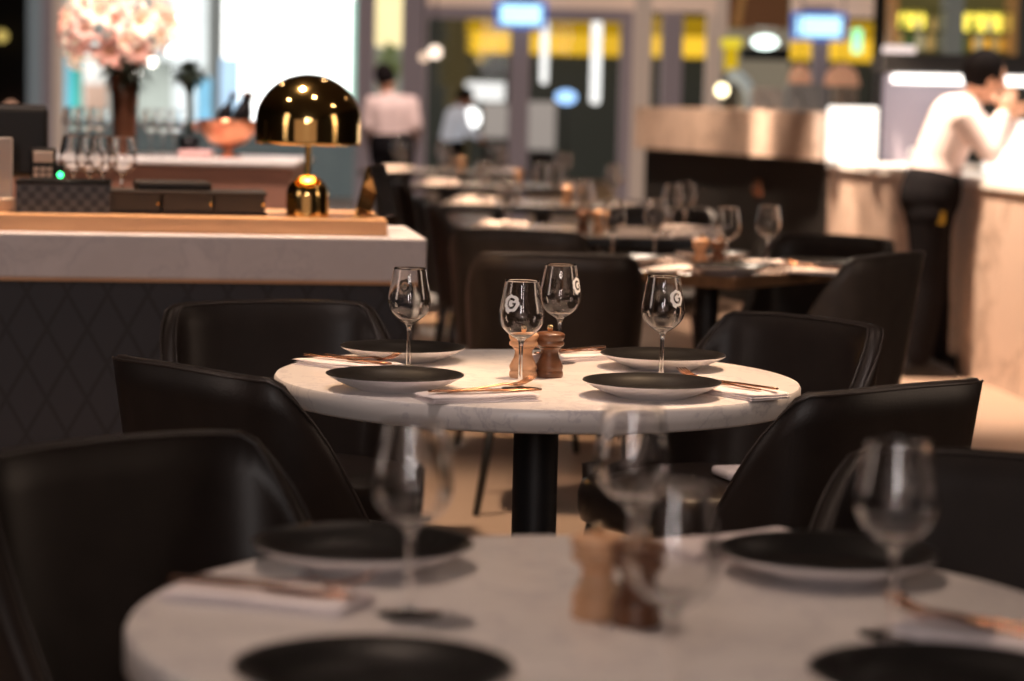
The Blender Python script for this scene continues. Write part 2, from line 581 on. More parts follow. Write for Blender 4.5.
square_table(*T4, -6, 0.98, 0.85, M['darktop'], M['black'], 'dark rectangular table just behind the wood edged square table')
square_table(*T5, -4, 0.98, 0.8, M['darktop'], M['black'], 'second dark table in the row going back to the windows')
square_table(*T6, -4, 1.0, 0.8, M['darktop'], M['black'], 'third dark table in the row going back to the windows')
square_table(*T7, -4, 1.1, 0.8, M['darktop'], M['black'], 'farthest dark table, just in front of the waiter with his back turned')

def chair_at(x, y, rz_deg, label, leather='leather'):
    o = dup(proto_chair, (x, y, 0), R(rz_deg), label)
    if leather != 'leather':
        for ch in o.children:
            if ch.name.startswith(('backrest', 'seat')):
                ch.data = ch.data.copy(); ch.data.materials[0] = M[leather]
    return o
# rotation 0 faces +Y (away from the camera)
chair_at(0.13, 7.68, -1, 'dark leather chair left of the wood edged square table, behind the table in focus').scale.z = 1.01
chair_at(0.90, 7.49, 56, 'lighter leather chair right of the square table, beside the waiter at the counter', 'leather_lit_grey').scale.z = 1.045
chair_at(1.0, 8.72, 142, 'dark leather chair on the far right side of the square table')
chair_at(0.07, 9.12, -14, 'grey lit leather chair with its back to the camera at the first dark table', 'leather_lit_grey')
chair_at(0.62, 10.75, 175, 'dark leather chair on the far side of the first dark table')
chair_at(-0.10, 10.85, -86, 'dark leather chair nearest of the row going back past the end of the desk')
chair_at(-0.17, 11.5, -86, 'dark leather chair second in the row going back past the end of the desk')
chair_at(-0.36, 13.5, -86, 'dark leather chair third in the row going back past the end of the desk')
chair_at(-0.62, 15.6, -84, 'dark leather chair left of the third dark table, behind the gold lamp')

# ------------------------------------------------------------------ tableware
def make_plate(label, loc, rz, group):
    bm = bmesh.new()
    under = [(0, 0.003), (0.058, 0.003), (0.060, 0.0), (0.066, 0.0), (0.069, 0.003), (0.085, 0.0075), (0.105, 0.016), (0.1235, 0.0262), (0.1245, 0.0278)]
    top = [(0.1240, 0.0292), (0.1215, 0.0292), (0.105, 0.0210), (0.088, 0.0128), (0.070, 0.0088), (0.0, 0.0078)]
    prof = under + top
    lathe(bm, prof, 96, [1] * (len(under) - 1) + [0] * len(top))
    o = link('plate', bm, [M['plate_top'], M['plate_under']], None, True, loc, rz)
    return tag(o, label, 'plate', group)

def emblem_bm(zc, rfun, ang0):
    # white blob with a dark letter G left open in it, printed on the bowl
    bm = bmesh.new()
    N = 72; size = 0.019
    def inside(u, v):
        rr = math.hypot(u, v); th = math.atan2(v, u)
        lim = 0.80 + 0.035 * math.cos(7 * th + 0.6) + 0.02 * math.cos(11 * th)
        body = rr < lim
        tail = (u < -0.18) and (u > -0.62) and v < -0.5 and v > -1.0 - 0.45 * (u + 0.18) * 1.2 and (u + 0.62) > (-(v) - 0.6) * 0.25
        if not (body or tail): return False
        g = math.hypot(u * 1.1, v * 0.95)
        if 0.29 < g < 0.50 and not (R(-4) < th < R(46)): return False
        if -0.12 < v < 0.07 and 0.10 < u < 0.47: return False
        return True
    vs = {}
    def vert(i, j):
        if (i, j) not in vs:
            u = -1 + 2 * i / N; v = -1.1 + 2.1 * j / N
            z = zc + v * size
            r = rfun(z) + 0.0006
            a = ang0 + u * size / r
            vs[(i, j)] = bm.verts.new((r * math.cos(a), r * math.sin(a), z))
        return vs[(i, j)]
    for i in range(N):
        for j in range(N):
            if inside(-1 + 2 * (i + .5) / N, -1.1 + 2.1 * (j + .5) / N):
                bm.faces.new((vert(i, j), vert(i + 1, j), vert(i + 1, j + 1), vert(i, j + 1)))
    return bm

# bowl profile: z from the table
BOWL = [(0.0075, 0.0905), (0.016, 0.095), (0.0265, 0.1035), (0.0345, 0.1135), (0.0385, 0.1235), (0.0397, 0.1325), (0.0390, 0.1430), (0.0368, 0.1560), (0.0342, 0.1700), (0.0318, 0.1850), (0.0296, 0.1975)]
BOWL = [(r * (1 + .04 * min(1, max(0, (z - .09) / .02))), z) for r, z in BOWL]
def bowl_r(z):
    for (r0, z0), (r1, z1) in zip(BOWL, BOWL[1:]):
        if z0 <= z <= z1: return r0 + (r1 - r0) * (z - z0) / (z1 - z0)
    return BOWL[-1][0]
def smooth_prof(p, k=4):
    out = []
    n = len(p)
    for i in range(n - 1):
        p0, p1, p2, p3 = p[max(0, i - 1)], p[i], p[i + 1], p[min(n - 1, i + 2)]
        for j in range(k):
            t = j / k
            out.append(tuple(0.5 * ((2 * b) + (-a + c) * t + (2 * a - 5 * b + 4 * c - d) * t * t + (-a + 3 * b - 3 * c + d) * t ** 3) for a, b, c, d in zip(p0, p1, p2, p3)))
    out.append(p[-1])
    return out
SB = smooth_prof(BOWL)
def make_glass(label, loc, rz, group, emblem=False):
    t = thing('wine_glass', label, 'wine glass', loc, rz, group)
    bm = bmesh.new()
    inner = [(max(0.0, r - 0.0011), z) for r, z in SB if z > 0.0955]
    inner[0] = (0.0, inner[0][1] + 0.0005)
    prof = [(0, 0.0895)] + SB + [(SB[-1][0] - 0.0005, SB[-1][1] + 0.0005)] + inner[::-1]
    lathe(bm, prof, 72)
    bowl_ = link('bowl', bm, M['bowl'], t)
    bm = bmesh.new()
    lathe(bm, smooth_prof([(0.0062, 0.0038), (0.0048, 0.008), (0.0040, 0.018), (0.0037, 0.045), (0.0040, 0.072), (0.0050, 0.084), (0.0085, 0.0905), (0.0155, 0.0945)]) + [(0.012, 0.0962), (0.006, 0.0972), (0, 0.0975)], 40)
    link('stem', bm, M['stem'], t)
    bm = bmesh.new()
    lathe(bm, [(0, 0.0004), (0.033, 0.0004), (0.0345, 0.0010), (0.034, 0.0017), (0.022, 0.0024), (0.010, 0.0036), (0.0065, 0.0048), (0, 0.0050)], 64)
    link('foot', bm, M['stem'], t)
    if emblem:
        e = link('emblem', emblem_bm(0.158, bowl_r, 0.0), M['emblem'], bowl_, False)
        e['label'] = 'white printed blob with a letter G in it'
    return t

def make_mill(label, loc, mat, group):
    t = thing('pepper_mill', label, 'mill', loc, 0, group)
    bm = bmesh.new()
    lathe(bm, smooth_prof([(0.0245, 0.0), (0.0262, 0.003), (0.0262, 0.010), (0.0245, 0.0135), (0.0258, 0.017), (0.0262, 0.022), (0.0230, 0.029), (0.0185, 0.038), (0.0165, 0.046), (0.0175, 0.053), (0.0215, 0.0575)], 3), 40)
    link('body', bm, mat, t, auto=60)
    bm = bmesh.new()
    lathe(bm, smooth_prof([(0.0215, 0.0585), (0.0265, 0.0615), (0.0275, 0.066), (0.0250, 0.070), (0.0270, 0.074), (0.0285, 0.079), (0.0275, 0.083), (0.0200, 0.0862), (0.008, 0.0872)], 3) + [(0, 0.0872)], 40)
    cap_ = link('cap', bm, mat, t, auto=60)
    bm = bmesh.new()
    lathe(bm, [(0, 0.087), (0.005, 0.087), (0.0045, 0.0895), (0.0062, 0.0925), (0.0062, 0.096), (0.0045, 0.099), (0, 0.100)], 20)
    link('knob', bm, M['brass'], cap_)
    return t

def make_napkin(label, loc, rz, group, seed=1):
    rr = random.Random(seed)
    bm = bmesh.new()
    L, W = 0.205, 0.095
    for k in range(3):
        z0 = 0.0005 + k * 0.0042
        sk = rr.uniform(-0.006, 0.006); sl = rr.uniform(-0.006, 0.004)
        nx, ny = 22, 10
        top, bot = [], []
        for i in range(nx + 1):
            a, b = [], []
            for j in range(ny + 1):
                u, v = i / nx, j / ny
                x = (u - 0.5) * (L + sl); y = (v - 0.5) * W + sk * (u - 0.3)
                e = min(u, 1 - u) * 12; e2 = min(v, 1 - v) * 8
                th = 0.0042 * (min(1, e) ** 0.5) * (min(1, e2 + 0.2) ** 0.5) if True else 0
                wav = 0.0014 * math.sin(u * 7 + k) * math.sin(v * 5 + seed) * (k / 2)
                lift = 0.004 * max(0, u - 0.8) * 5 * (1 if k == 2 else 0.3) * abs(math.sin(v * 3))
                a.append(Vector((x, y, z0 + 0.0002 + th * 0.95 + wav + lift)))
                b.append(Vector((x, y, z0 + wav + lift)))
            top.append(a); bot.append(b)
        grid_surface(bm, top); grid_surface(bm, bot)
        for rowa, rowb in ((top[0], bot[0]), (top[-1], bot[-1]), ([r[0] for r in top], [r[0] for r in bot]), ([r[-1] for r in top], [r[-1] for r in bot])):
            grid_surface(bm, [rowa, rowb])
    bmesh.ops.remove_doubles(bm, verts=bm.verts, dist=1e-6)
    o = link('napkin', bm, M['linen'], None, True, loc, rz)
    return tag(o, label, 'napkin', group)

def strip(bm, stations, th=0.0018):
    # flat bar: stations (x, half width, z)
    rows = []
    for x, w, z in stations:
        rows.append([Vector((x, -w, z)), Vector((x, -w * .6, z + th)), Vector((x, w * .6, z + th)), Vector((x, w, z)), Vector((x, w * .6, z - th * .5)), Vector((x, -w * .6, z - th * .5))])
    vs = grid_surface(bm, rows, closed=True)
    bm.faces.new(vs[0]); bm.faces.new(vs[-1][::-1])

def make_fork(label, loc, rz, group):
    bm = bmesh.new()
    strip(bm, [(-0.098, 0.003, 0.0015), (-0.095, 0.0062, 0.0015), (-0.07, 0.0055, 0.0015), (0.0, 0.0030, 0.004), (0.035, 0.0032, 0.0085), (0.045, 0.008, 0.0085), (0.055, 0.0118, 0.007), (0.062, 0.0122, 0.006)])
    for k in range(4):
        y = (k - 1.5) * 0.0066
        tube(bm, [(0.058, y, 0.0068), (0.075, y, 0.0095), (0.09, y, 0.0150), (0.103, y, 0.0225)], [0.0020, 0.0017, 0.0015, 0.0009], 6)
    o = link('fork', bm, M['copper'], None, True, loc, rz)
    return tag(o, label, 'fork', group)

def make_knife(label, loc, rz, group):
    bm = bmesh.new()
    strip(bm, [(-0.105, 0.004, 0.003), (-0.10, 0.0062, 0.003), (-0.06, 0.0065, 0.003), (0.0, 0.0055, 0.003), (0.008, 0.0095, 0.0022), (0.05, 0.0105, 0.0018), (0.09, 0.0085, 0.0018), (0.105, 0.002, 0.0018)], 0.0024)
    o = link('knife', bm, M['copper'], None, True, loc, rz)
    return tag(o, label, 'knife', group)

TZ = 0.75
proto = {}
def put(kind, maker, label, loc, rz, group):
    if kind not in proto:
        proto[kind] = maker(label, loc, rz, group)
        return proto[kind]
    return dup(proto[kind], loc, rz, label, group)
def plate(label, p, rz, g): return put('plate', make_plate, label, (p[0], p[1], TZ), rz, g)
far_bowl = []
def glass(label, p, rz, g):
    o = put('glass', make_glass, label, (p[0], p[1], TZ), rz, g)
    if p[1] > 6:
        for ch in o.children:
            if ch.name.startswith('bowl'):
                if not far_bowl:
                    far_bowl.append(ch.data.copy()); far_bowl[0].materials[0] = M['bowl_far']
                ch.data = far_bowl[0]
    return o
def eglass(label, p, rz, g): return put('eglass', lambda *a: make_glass(*a, emblem=True), label, (p[0], p[1], TZ), rz, g)
nap_seed = [0]
def napkin(label, p, rz, g):
    nap_seed[0] += 1
    if nap_seed[0] <= 8:
        return make_napkin(label, (p[0], p[1], TZ), rz, g, nap_seed[0])
    return put('napkin', make_napkin, label, (p[0], p[1], TZ), rz, g)
def fork(label, p, rz, g, z=TZ + 0.0150): return put('fork', make_fork, label, (p[0], p[1], z), rz, g)
def knife(label, p, rz, g, z=TZ + 0.0150): return put('knife', make_knife, label, (p[0], p[1], z), rz, g)

# --- middle table
GP, GG, GN, GC = 'plates on the middle table', 'wine glasses on the middle table', 'napkins on the middle table', 'cutlery on the middle table'
RIM = TZ + 0.0285
def rim(px, py): q = gp(px, py, RIM); return (q.x, q.y)
plate('black topped plate at the front left of the middle table', rim(395, 373.5), 0, GP)
plate('black topped plate at the back left of the middle table, behind the left wine glass', rim(403, 346), 0, GP)
plate('black topped plate at the front right of the middle table', rim(652, 380.5), 0, GP)
plate('black topped plate at the back right of the middle table', rim(663, 353.5), 0, GP)
RT = TZ + 0.1965
def grim(px, py): q = gp(px, py, RT); return (q.x, q.y)
g1 = grim(522.5, 281); g2 = grim(664, 276.5); g3 = grim(410, 268.5); g4 = grim(561, 265)
def toward_cam(p, turn): return math.atan2(-p[1], -p[0]) + R(turn)
eglass('wine glass with a white emblem facing front, in front of the light wooden mill', g1, toward_cam(g1, -30), GG)
eglass('wine glass standing behind the front right plate of the middle table', g2, toward_cam(g2, 42), GG)
g_l = eglass('wine glass before the marble desk at the left of the middle table', g3, toward_cam(g3, 195), GG)
eglass('wine glass behind the dark wooden mill on the middle table', g4, toward_cam(g4, 62), GG)
for b_ in g_l.children:
    for e_ in b_.children:
        e_.data = e_.data.copy(); e_.data.materials[0] = pm('print_shaded', (0.16, 0.14, 0.13), 0.6)  # darker copy of the white print, its dimness put into the colour
mA = gp(523, 378, TZ); mB = gp(549, 377, TZ)
mill_l = make_mill('light beech mill standing behind the emblem glass on the middle table', (mA.x, mA.y + .01, TZ), M['mill_light'], 'mills on the middle table')
mill_d = make_mill('dark walnut mill with brass knob at the centre of the middle table', (mB.x, mB.y, TZ), M['mill_dark'], 'mills on the middle table')
n1 = gp(477, 394, TZ + .01); n2 = gp(348, 362, TZ + .01); n3 = gp(733, 388.5, TZ + .01); n4 = gp(578, 354, TZ + .01)
def setting(n, deg, a, b, dfork=0.012, dknife=-0.014, tf=0, tk=0, gn=GN, gc=GC, slide=0.02):
    rz = R(deg)
    d = Vector((math.cos(rz), math.sin(rz))); s = Vector((-d.y, d.x))
    napkin(a, n, rz, gn)
    if b:
        q = Vector((n[0], n[1])) + d * slide + s * dfork
        fork('copper toned fork on ' + b, q, rz + R(tf), gc)
        q = Vector((n[0], n[1])) + d * (slide - .01) + s * dknife
        knife('copper toned knife on ' + b, q, rz + R(tk), gc)
setting(n1, 24, 'folded white napkin at the front of the middle table, before the emblem glass', 'the front napkin of the middle table', tf=8, tk=-3)
setting(n2, -38, 'folded white napkin at the left edge of the middle table', 'the left edge napkin of the middle table', tf=-4, tk=5)
setting(n3, 128, 'folded white napkin at the right edge of the middle table', 'the right edge napkin of the middle table', tf=4, tk=3)
setting(n4, 222, 'folded white napkin at the back of the middle table, beside the dark mill', 'the back napkin of the middle table', tf=-6, tk=4)

q = gp(745, 473, .487)
tag(link('folded_cloth', bx(-.06, .07, -.05, .05, 0, .022, .009, seg=3), M['linen'], None, True, (q.x, q.y, .477), .3), 'pale folded cloth lying on the seat of the back right chair at the middle table', 'cloth')
# --- nearest table
GP2, GG2, GN2, GC2 = 'plates on the nearest table', 'wine glasses on the nearest table', 'napkins on the nearest table', 'cutlery on the nearest table'
plate('blurred black plate at the back left of the nearest table', rim(363, 541), 0, GP2)
plate('blurred black plate at the back right of the nearest table', rim(828, 550), 0, GP2)
plate('blurred black plate at the front left of the nearest table, cut by the picture edge', rim(374, 665), 0, GP2)
plate('blurred black plate at the front right of the nearest table, cut by the picture corner', rim(948, 672), 0, GP2)
glass('blurred wine glass before the left chair of the nearest table', grim(413, 424), 0.4, GG2)
glass('blurred wine glass behind the mills of the nearest table', grim(634, 408), 1.0, GG2)
glass('blurred wine glass right in front of the dark mill, closest to the camera', grim(676, 487), 2.0, GG2)
glass('blurred wine glass at the right of the nearest table', grim(899, 441), 3.0, GG2)
q = gp(597, 622, TZ); 
dupm = dup(mill_l, (q.x, q.y + .02, TZ), 0.5, 'blurred light beech mill on the nearest table', 'mills on the nearest table')
q = gp(637, 629, TZ)
dup(mill_d, (q.x, q.y + .02, TZ), 1.5, 'blurred dark walnut mill on the nearest table', 'mills on the nearest table')
setting(gp(268, 592, TZ + .01), -20, 'blurred folded napkin at the left edge of the nearest table', 'the left napkin of the nearest table', gn=GN2, gc=GC2, slide=0.01)
setting(gp(1000, 634, TZ + .01), 140, 'blurred folded napkin at the right edge of the nearest table', 'the right napkin of the nearest table', gn=GN2, gc=GC2)
setting(gp(742, 541, TZ + .01), 215, 'blurred folded napkin behind the back right plate of the nearest table', None, gn=GN2, gc=GC2)

# --- square wood edged table
g = 'wine glasses on the wood edged table'
for px, py, w in ((614, 200, 'left of four on the wood edged square table'), (656, 199, 'second from the left on the wood edged square table'),
                  (728, 207.5, 'third from the left on the wood edged square table'), (769, 205.5, 'rightmost on the wood edged square table')):
    glass('blurred wine glass, ' + w, grim(px, py), 0, g)
g = 'plates on the wood edged table'
for x, y, w in ((0.36, 7.93, 'left'), (0.66, 7.62, 'front'), (0.98, 7.95, 'right'), (0.66, 8.25, 'back')):
    plate('dark plate at the %s corner of the wood edged square table' % w, (x, y), 0, g)
g = 'napkins on the wood edged table'
for x, y, a, w in ((0.50, 7.70, 60, 'front left'), (0.95, 7.72, 150, 'front right'), (0.42, 8.1, -40, 'back left')):
    napkin('folded white napkin on the %s side of the wood edged square table' % w, (x, y), R(a), g)
napkin('folded white napkin on the back right side of the wood edged square table', (0.85, 8.1), R(220), g)
fork('fork on the front right napkin of the wood edged square table', (0.95, 7.72), R(150), 'cutlery on the wood edged table')
dup(mill_l, (0.60, 7.97, TZ), 0, 'blurred light mill on the wood edged square table', 'mills on the wood edged table')
dup(mill_d, (0.655, 7.94, TZ), 0, 'blurred dark mill on the wood edged square table', 'mills on the wood edged table')
dup(mill_d, (0.27, 9.75, TZ), 0, 'blurred dark mill on the first dark table', 'mills on the first dark table')
dup(mill_l, (0.33, 9.78, TZ), 0, 'blurred light mill on the first dark table', 'mills on the first dark table')

names = ['first', 'second', 'third', 'farthest']
for (tx, ty), nm in zip((T4, T5, T6, T7), names):
    i = 0
    for sx, sw in ((-0.30, 'left'), (0.02, 'middle'), (0.36, 'right')):
        for sy, fw in ((-0.2, 'front'), (0.22, 'back')):
            i += 1
            jx, jy = rnd.uniform(-.05, .05), rnd.uniform(-.04, .04)
            pos = '%s %s' % (fw, sw)
            glass('blurred wine glass at the %s of the %s dark table' % (pos, nm), (tx + sx + jx, ty + sy * 0.8 + jy), 0, 'wine glasses on the %s dark table' % nm)
            if sw != 'middle':
                napkin('white napkin at the %s of the %s dark table' % (pos, nm), (tx + sx * 1.15, ty + sy * 1.3), R(rnd.uniform(-15, 15)), 'napkins on the %s dark table' % nm)
    if nm != 'first':
        dup(mill_l, (tx + .12, ty + .02, TZ), 0, 'blurred light mill on the %s dark table' % nm, 'mills on the %s dark table' % nm)

# ------------------------------------------------------------------ host desk
A = gp(-60, 231.3, 0.90); B = gp(427, 238.5, 0.90)
dv = (B - A); DL = dv.length; drot = math.atan2(dv.y, dv.x)
desk = thing('host_desk', 'marble topped reception desk with a quilted dark blue front on the left', 'desk', (B.x, B.y, 0), drot)
LX = -1.9
link('marble_top', bx(LX, 0, 0, 0.62, 0.783, 0.90, 0.006), M['marble_desk'], desk, False)
link('front_panel', bx(LX, -0.03, 0.035, 0.60, 0.0, 0.777), M['quilt'], desk, False)
link('edge_strip', bx(LX, 0.001, 0.004, 0.05, 0.775, 0.784), M['oak'], desk, False)
link('ledge', bx(LX, -0.10, 0.06, 0.58, 0.9005, 0.944, 0.004), M['oak'], desk, False)
DZ = 0.9445
def dk(px, back):           # a point on the desk ledge: pixel column and distance behind the front edge
    # intersect the column with the line parallel to the desk edge
    o = Vector((B.x - math.sin(drot) * back, B.y + math.cos(drot) * back))
    d = Vector((math.cos(drot), math.sin(drot)))
    k = (px - 512) / F * 1.003
    t = (k * o.y - o.x) / (d.x - k * d.y)
    p = o + d * t
    return Vector((p.x, p.y, DZ))

# gold dome lamp
p = dk(305, 0.24)
t = thing('table_lamp', 'polished gold dome table lamp on the reception desk', 'lamp', p)
sR = 0.143
prof = [(sR, 0.192), (sR, 0.20), (sR, 0.245)] + [(sR * math.cos(R(a)), 0.252 + 0.130 * math.sin(R(a))) for a in range(0, 90, 6)] + [(0.0, 0.382)]
inn = [(max(0, r - 0.003), z - 0.002) for r, z in prof]; inn[0] = (sR - 0.003, 0.192)
bm = bmesh.new(); lathe(bm, prof + inn[::-1] + [prof[0]], 96, cap0=False, cap1=False); bmesh.ops.remove_doubles(bm, verts=bm.verts, dist=1e-5)
link('lamp_shade', bm, M['gold'], t)
bm = bmesh.new(); lathe(bm, [(0.009, 0.10), (0.009, 0.36)], 24); link('stem', bm, M['gold'], t, auto=40)
bm = bmesh.new(); lathe(bm, [(0, 0), (0.058, 0), (0.058, 0.055)] + [(0.058 * math.cos(R(a)), 0.055 + 0.055 * math.sin(R(a))) for a in range(6, 90, 6)] + [(0, 0.11)], 64)
link('base', bm, M['gold'], t, auto=50)
bm = bmesh.new(); lathe(bm, [(0, 0.25), (0.02, 0.26), (0.03, 0.285), (0.022, 0.31), (0, 0.325)], 24)
link('bulb', bm, em('bulb_glow', (1, .78, .5), 30), t)
# gold stand with a card holder
p = dk(371, 0.30)
t = thing('card_stand', 'gold card stand leaning beside the lamp at the end of the desk', 'card stand', p, R(70))
bm = bmesh.new()
def slab(bm, y0, z0, y1, z1, w, th):
    d = Vector((0, y1 - y0, z1 - z0)).normalized(); n = Vector((0, d.z, -d.y)) * th
    rows = []
    for y, z in ((y0, z0), (y1, z1)):
        c = Vector((0, y, z))
        rows.append([c + Vector((-w, 0, 0)), c + Vector((w, 0, 0)), c + Vector((w, 0, 0)) + n, c + Vector((-w, 0, 0)) + n])
    v = grid_surface(bm, rows, closed=True); bm.faces.new(v[0]); bm.faces.new(v[1][::-1])
slab(bm, 0.03, 0.0, -0.005, 0.135, 0.05, 0.006)
link('front_plate', bm, M['gold'], t, False)
bm = bmesh.new(); slab(bm, -0.05, 0.0, -0.012, 0.135, 0.05, 0.004)
link('rear_plate', bm, M['plastic'], t, False)
# menus
k = 0
for px, w, lab in ((134, 0.145, 'left'), (186, 0.145, 'middle'), (237, 0.145, 'right')):
    p = dk(px, 0.27)
    bm = bmesh.new(); box(bm, -w / 2, w / 2, -0.11, 0.11, 0.006, 0.056, 0.006)
    t = thing('menu_stack', 'thick black leather menu lying on the desk, %s of three in a row' % lab, 'menu', p, drot, 'leather menus on the desk')
    bm2 = bmesh.new()
    bm.free()
    box(bm2, -w / 2, w / 2, -0.11, 0.11, 0.0, 0.008, 0.003); box(bm2, -w / 2, w / 2, -0.11, 0.11, 0.053, 0.062, 0.003); box(bm2, -w / 2, w / 2, 0.10, 0.11, 0.004, 0.058)
    cov_ = link('cover', bm2, M['leather'], t, False)
    link('pages', bx(-w / 2 + .006, w / 2 - .006, -0.104, 0.10, 0.008, 0.053), pm('menu_pages_%d' % k, (0.03, 0.025, 0.022), 0.6), t, False)
    bm = bmesh.new(); lathe(bm, [(0, 0), (0.005, 0.001), (0.004, 0.006), (0, 0.008)], 12)
    c = link('clasp', bm, M['gold'], cov_); c.location = (w / 2 - 0.012, -0.112, 0.03); c.rotation_euler.x = R(90)
    k += 1
p = dk(170, 0.30)
t = tag(link('leather_folder', bx(-0.10, 0.10, -0.08, 0.08, 0, 0.022, 0.006), M['leather'], None, False, (p.x, p.y, DZ + 0.0625), drot + .1), 'black leather folder lying on top of the menus', 'folder')
# woven basket
p = dk(63, 0.24)
t = thing('woven_basket', 'black woven tray basket on the left of the desk', 'basket', p, drot)
bm = bmesh.new()
box(bm, -0.123, 0.123, -0.09, -0.084, 0, 0.078); box(bm, -0.123, 0.123, 0.084, 0.09, 0, 0.078)
box(bm, -0.123, -0.117, -0.084, 0.084, 0, 0.078); box(bm, 0.117, 0.123, -0.084, 0.084, 0, 0.078); box(bm, -0.117, 0.117, -0.084, 0.084, 0, 0.006)
link('side', bm, M['woven'], t, False)
bm = bmesh.new(); tube(bm, [(-0.12, -0.087, 0.08), (0.12, -0.087, 0.08), (0.12, 0.087, 0.08), (-0.12, 0.087, 0.08), (-0.12, -0.087, 0.08)], 0.006, 8); link('rim', bm, M['plastic'], t)
# card terminal with green light
p = dk(42, 0.42)
t = thing('card_terminal', 'small card terminal with a green light behind the woven basket', 'card terminal', p, drot)
bm = bmesh.new(); box(bm, -0.035, 0.035, -0.02, 0.02, 0.0, 0.165, 0.008); link('body', bm, M['plastic'], t, False)
bm = bmesh.new(); box(bm, -0.027, 0.027, -0.024, -0.0195, 0.125, 0.155, 0.002)
for i in range(3):
    for j in range(3): box(bm, -0.026 + i * .018, -0.012 + i * .018, -0.024, -0.0195, 0.07 + j * .016, 0.081 + j * .016)
link('keypad', bm, pm('keys', (0.45, 0.36, 0.32), 0.5), t, False)
bm = bmesh.new(); bmesh.ops.create_uvsphere(bm, u_segments=12, v_segments=8, radius=0.008); o = link('indicator_light', bm, M['ledgreen'], t); o.location = (0.046, -0.02, 0.092)
bm = bmesh.new(); box(bm, 0.033, 0.058, -0.02, 0.02, 0, 0.12, 0.004); link('side_housing', bm, M['plastic'], t, False)
# monitor
p = dk(8, 0.44)
t = thing('monitor', 'black computer monitor with its back to the room at the left end of the desk', 'monitor', p, drot)
bm = bmesh.new(); box(bm, -0.22, 0.105, -0.03, 0.01, 0.085, 0.275, 0.012); link('outer_panel', bm, M['plastic'], t, False)
bm = bmesh.new(); box(bm, -0.22, 0.10, -0.012, 0.012, 0.272, 0.282, 0.003); link('top_bezel', bm, pm('bezel', (0.03, 0.022, 0.02), 0.2), t, False)
bm = bmesh.new(); box(bm, -0.09, -0.05, 0.012, 0.04, 0.008, 0.12, 0.004); box(bm, -0.15, 0.02, -0.05, 0.09, 0, 0.01, 0.004); link('stand', bm, M['plastic'], t, False)
p = dk(-2, 0.22)
tag(link('paper_card', bx(-0.06, 0.035, -0.004, 0.004, 0, 0.195, 0.002), pm('card_grey', (0.45, 0.40, 0.38), 0.6), None, False, p, drot - 0.2), 'pale grey card standing in front of the monitor at the picture edge', 'card')
p = dk(14, 0.20)
tag(link('receipt_box', bx(-0.05, 0.03, -0.03, 0.03, 0, 0.035, 0.004), pm('box_beige', (0.5, 0.36, 0.27), 0.6), None, False, p, drot), 'small beige box at the left end of the desk beside the basket', 'box')
# upside glasses waiting at the rear of the desk
gl = 'wine glasses waiting at the back of the desk'
for i, (px, b) in enumerate(((72, .53), (88, .50), (101, .54), (120, .52))):
    p = dk(px, b)
    o = glass('blurred wine glass %s behind the woven basket on the desk' % ['leftmost of four', 'second from the left', 'third from the left', 'rightmost of four'][i], p, 0, gl)
    o.location.z = DZ

# ------------------------------------------------------------------ copper fronted bar behind the desk
BY = 10.2
bar = thing('bar_counter', 'copper fronted bar counter with a white top behind the reception desk', 'counter', (at(298, 160, BY).x, BY, 0))
bz = at(298, 161, BY).z
link('front_panel', bx(-2.6, -0.03, 0.03, 0.75, 0, bz - 0.033, 0.006), M['bar_copper'], bar, False)
link('white_top', bx(-2.6, 0.0, 0.0, 0.78, bz - 0.030, bz, 0.010), M['white'], bar, False)
def onbar(px, b): return Vector(((px - 512) / F * (BY + b) * 1.002, BY + b, bz + 0.0005))
# tall vase
p = onbar(122, 0.25)
t = thing('vase', 'tall dark bronze vase holding pink lilies', 'vase', p)
vh = 0.335
prof = [(0, 0), (0.045, 0), (0.047, 0.01), (0.05, 0.12), (0.056, 0.24), (0.062, vh), (0.058, vh), (0.052, 0.24), (0.046, 0.12), (0.04, 0.02), (0, 0.02)]
bm = bmesh.new(); lathe(bm, prof, 40); link('body', bm, M['bronze'], t)
bm = bmesh.new(); tube(bm, [(0.064 * math.cos(R(a)), 0.064 * math.sin(R(a)), vh) for a in range(0, 361, 12)], 0.004, 8); link('rim', bm, M['bronze'], t)
vtop = p + Vector((0, 0, vh))
def lily_mesh():
    bm = bmesh.new()
    for k in range(6):
        a = 2 * PI * k / 6
        Lp = 0.075 if k % 2 else 0.068; wp = 0.019 if k % 2 else 0.015
        rows = []
        for i in range(8):
            u = i / 7
            r = 0.006 + Lp * u; z = 0.055 * math.sin(u * 1.9) - 0.03 * u ** 3
            w = wp * math.sin(PI * min(1, u * 0.93 + 0.07)) ** 0.8 + 0.0008
            rows.append([Vector((r * math.cos(a) - v * w * math.sin(a), r * math.sin(a) + v * w * math.cos(a), z + 0.006 * v * v)) for v in (-1, -.5, 0, .5, 1)])
        grid_surface(bm, rows)
    return bm
PETS = (pm('lily_cream', (0.9, .74, .58), .6, var=.15, scale=12, emit=(1, .8, .6), estr=.42), pm('lily_deep', (0.70, .36, .28), .6, var=.2, scale=12, emit=(.8, .4, .32), estr=.15))  # emission here too stands in for light on the petals
pet_mesh = {}
first = None
pts = []
while len(pts) < 42:
    q = Vector((rnd.uniform(-1, 1), rnd.uniform(-1, 1), rnd.uniform(-0.55, 1)))
    if 0.55 < q.length < 1: pts.append(q)
lg = 'pink lilies in the tall bronze vase'
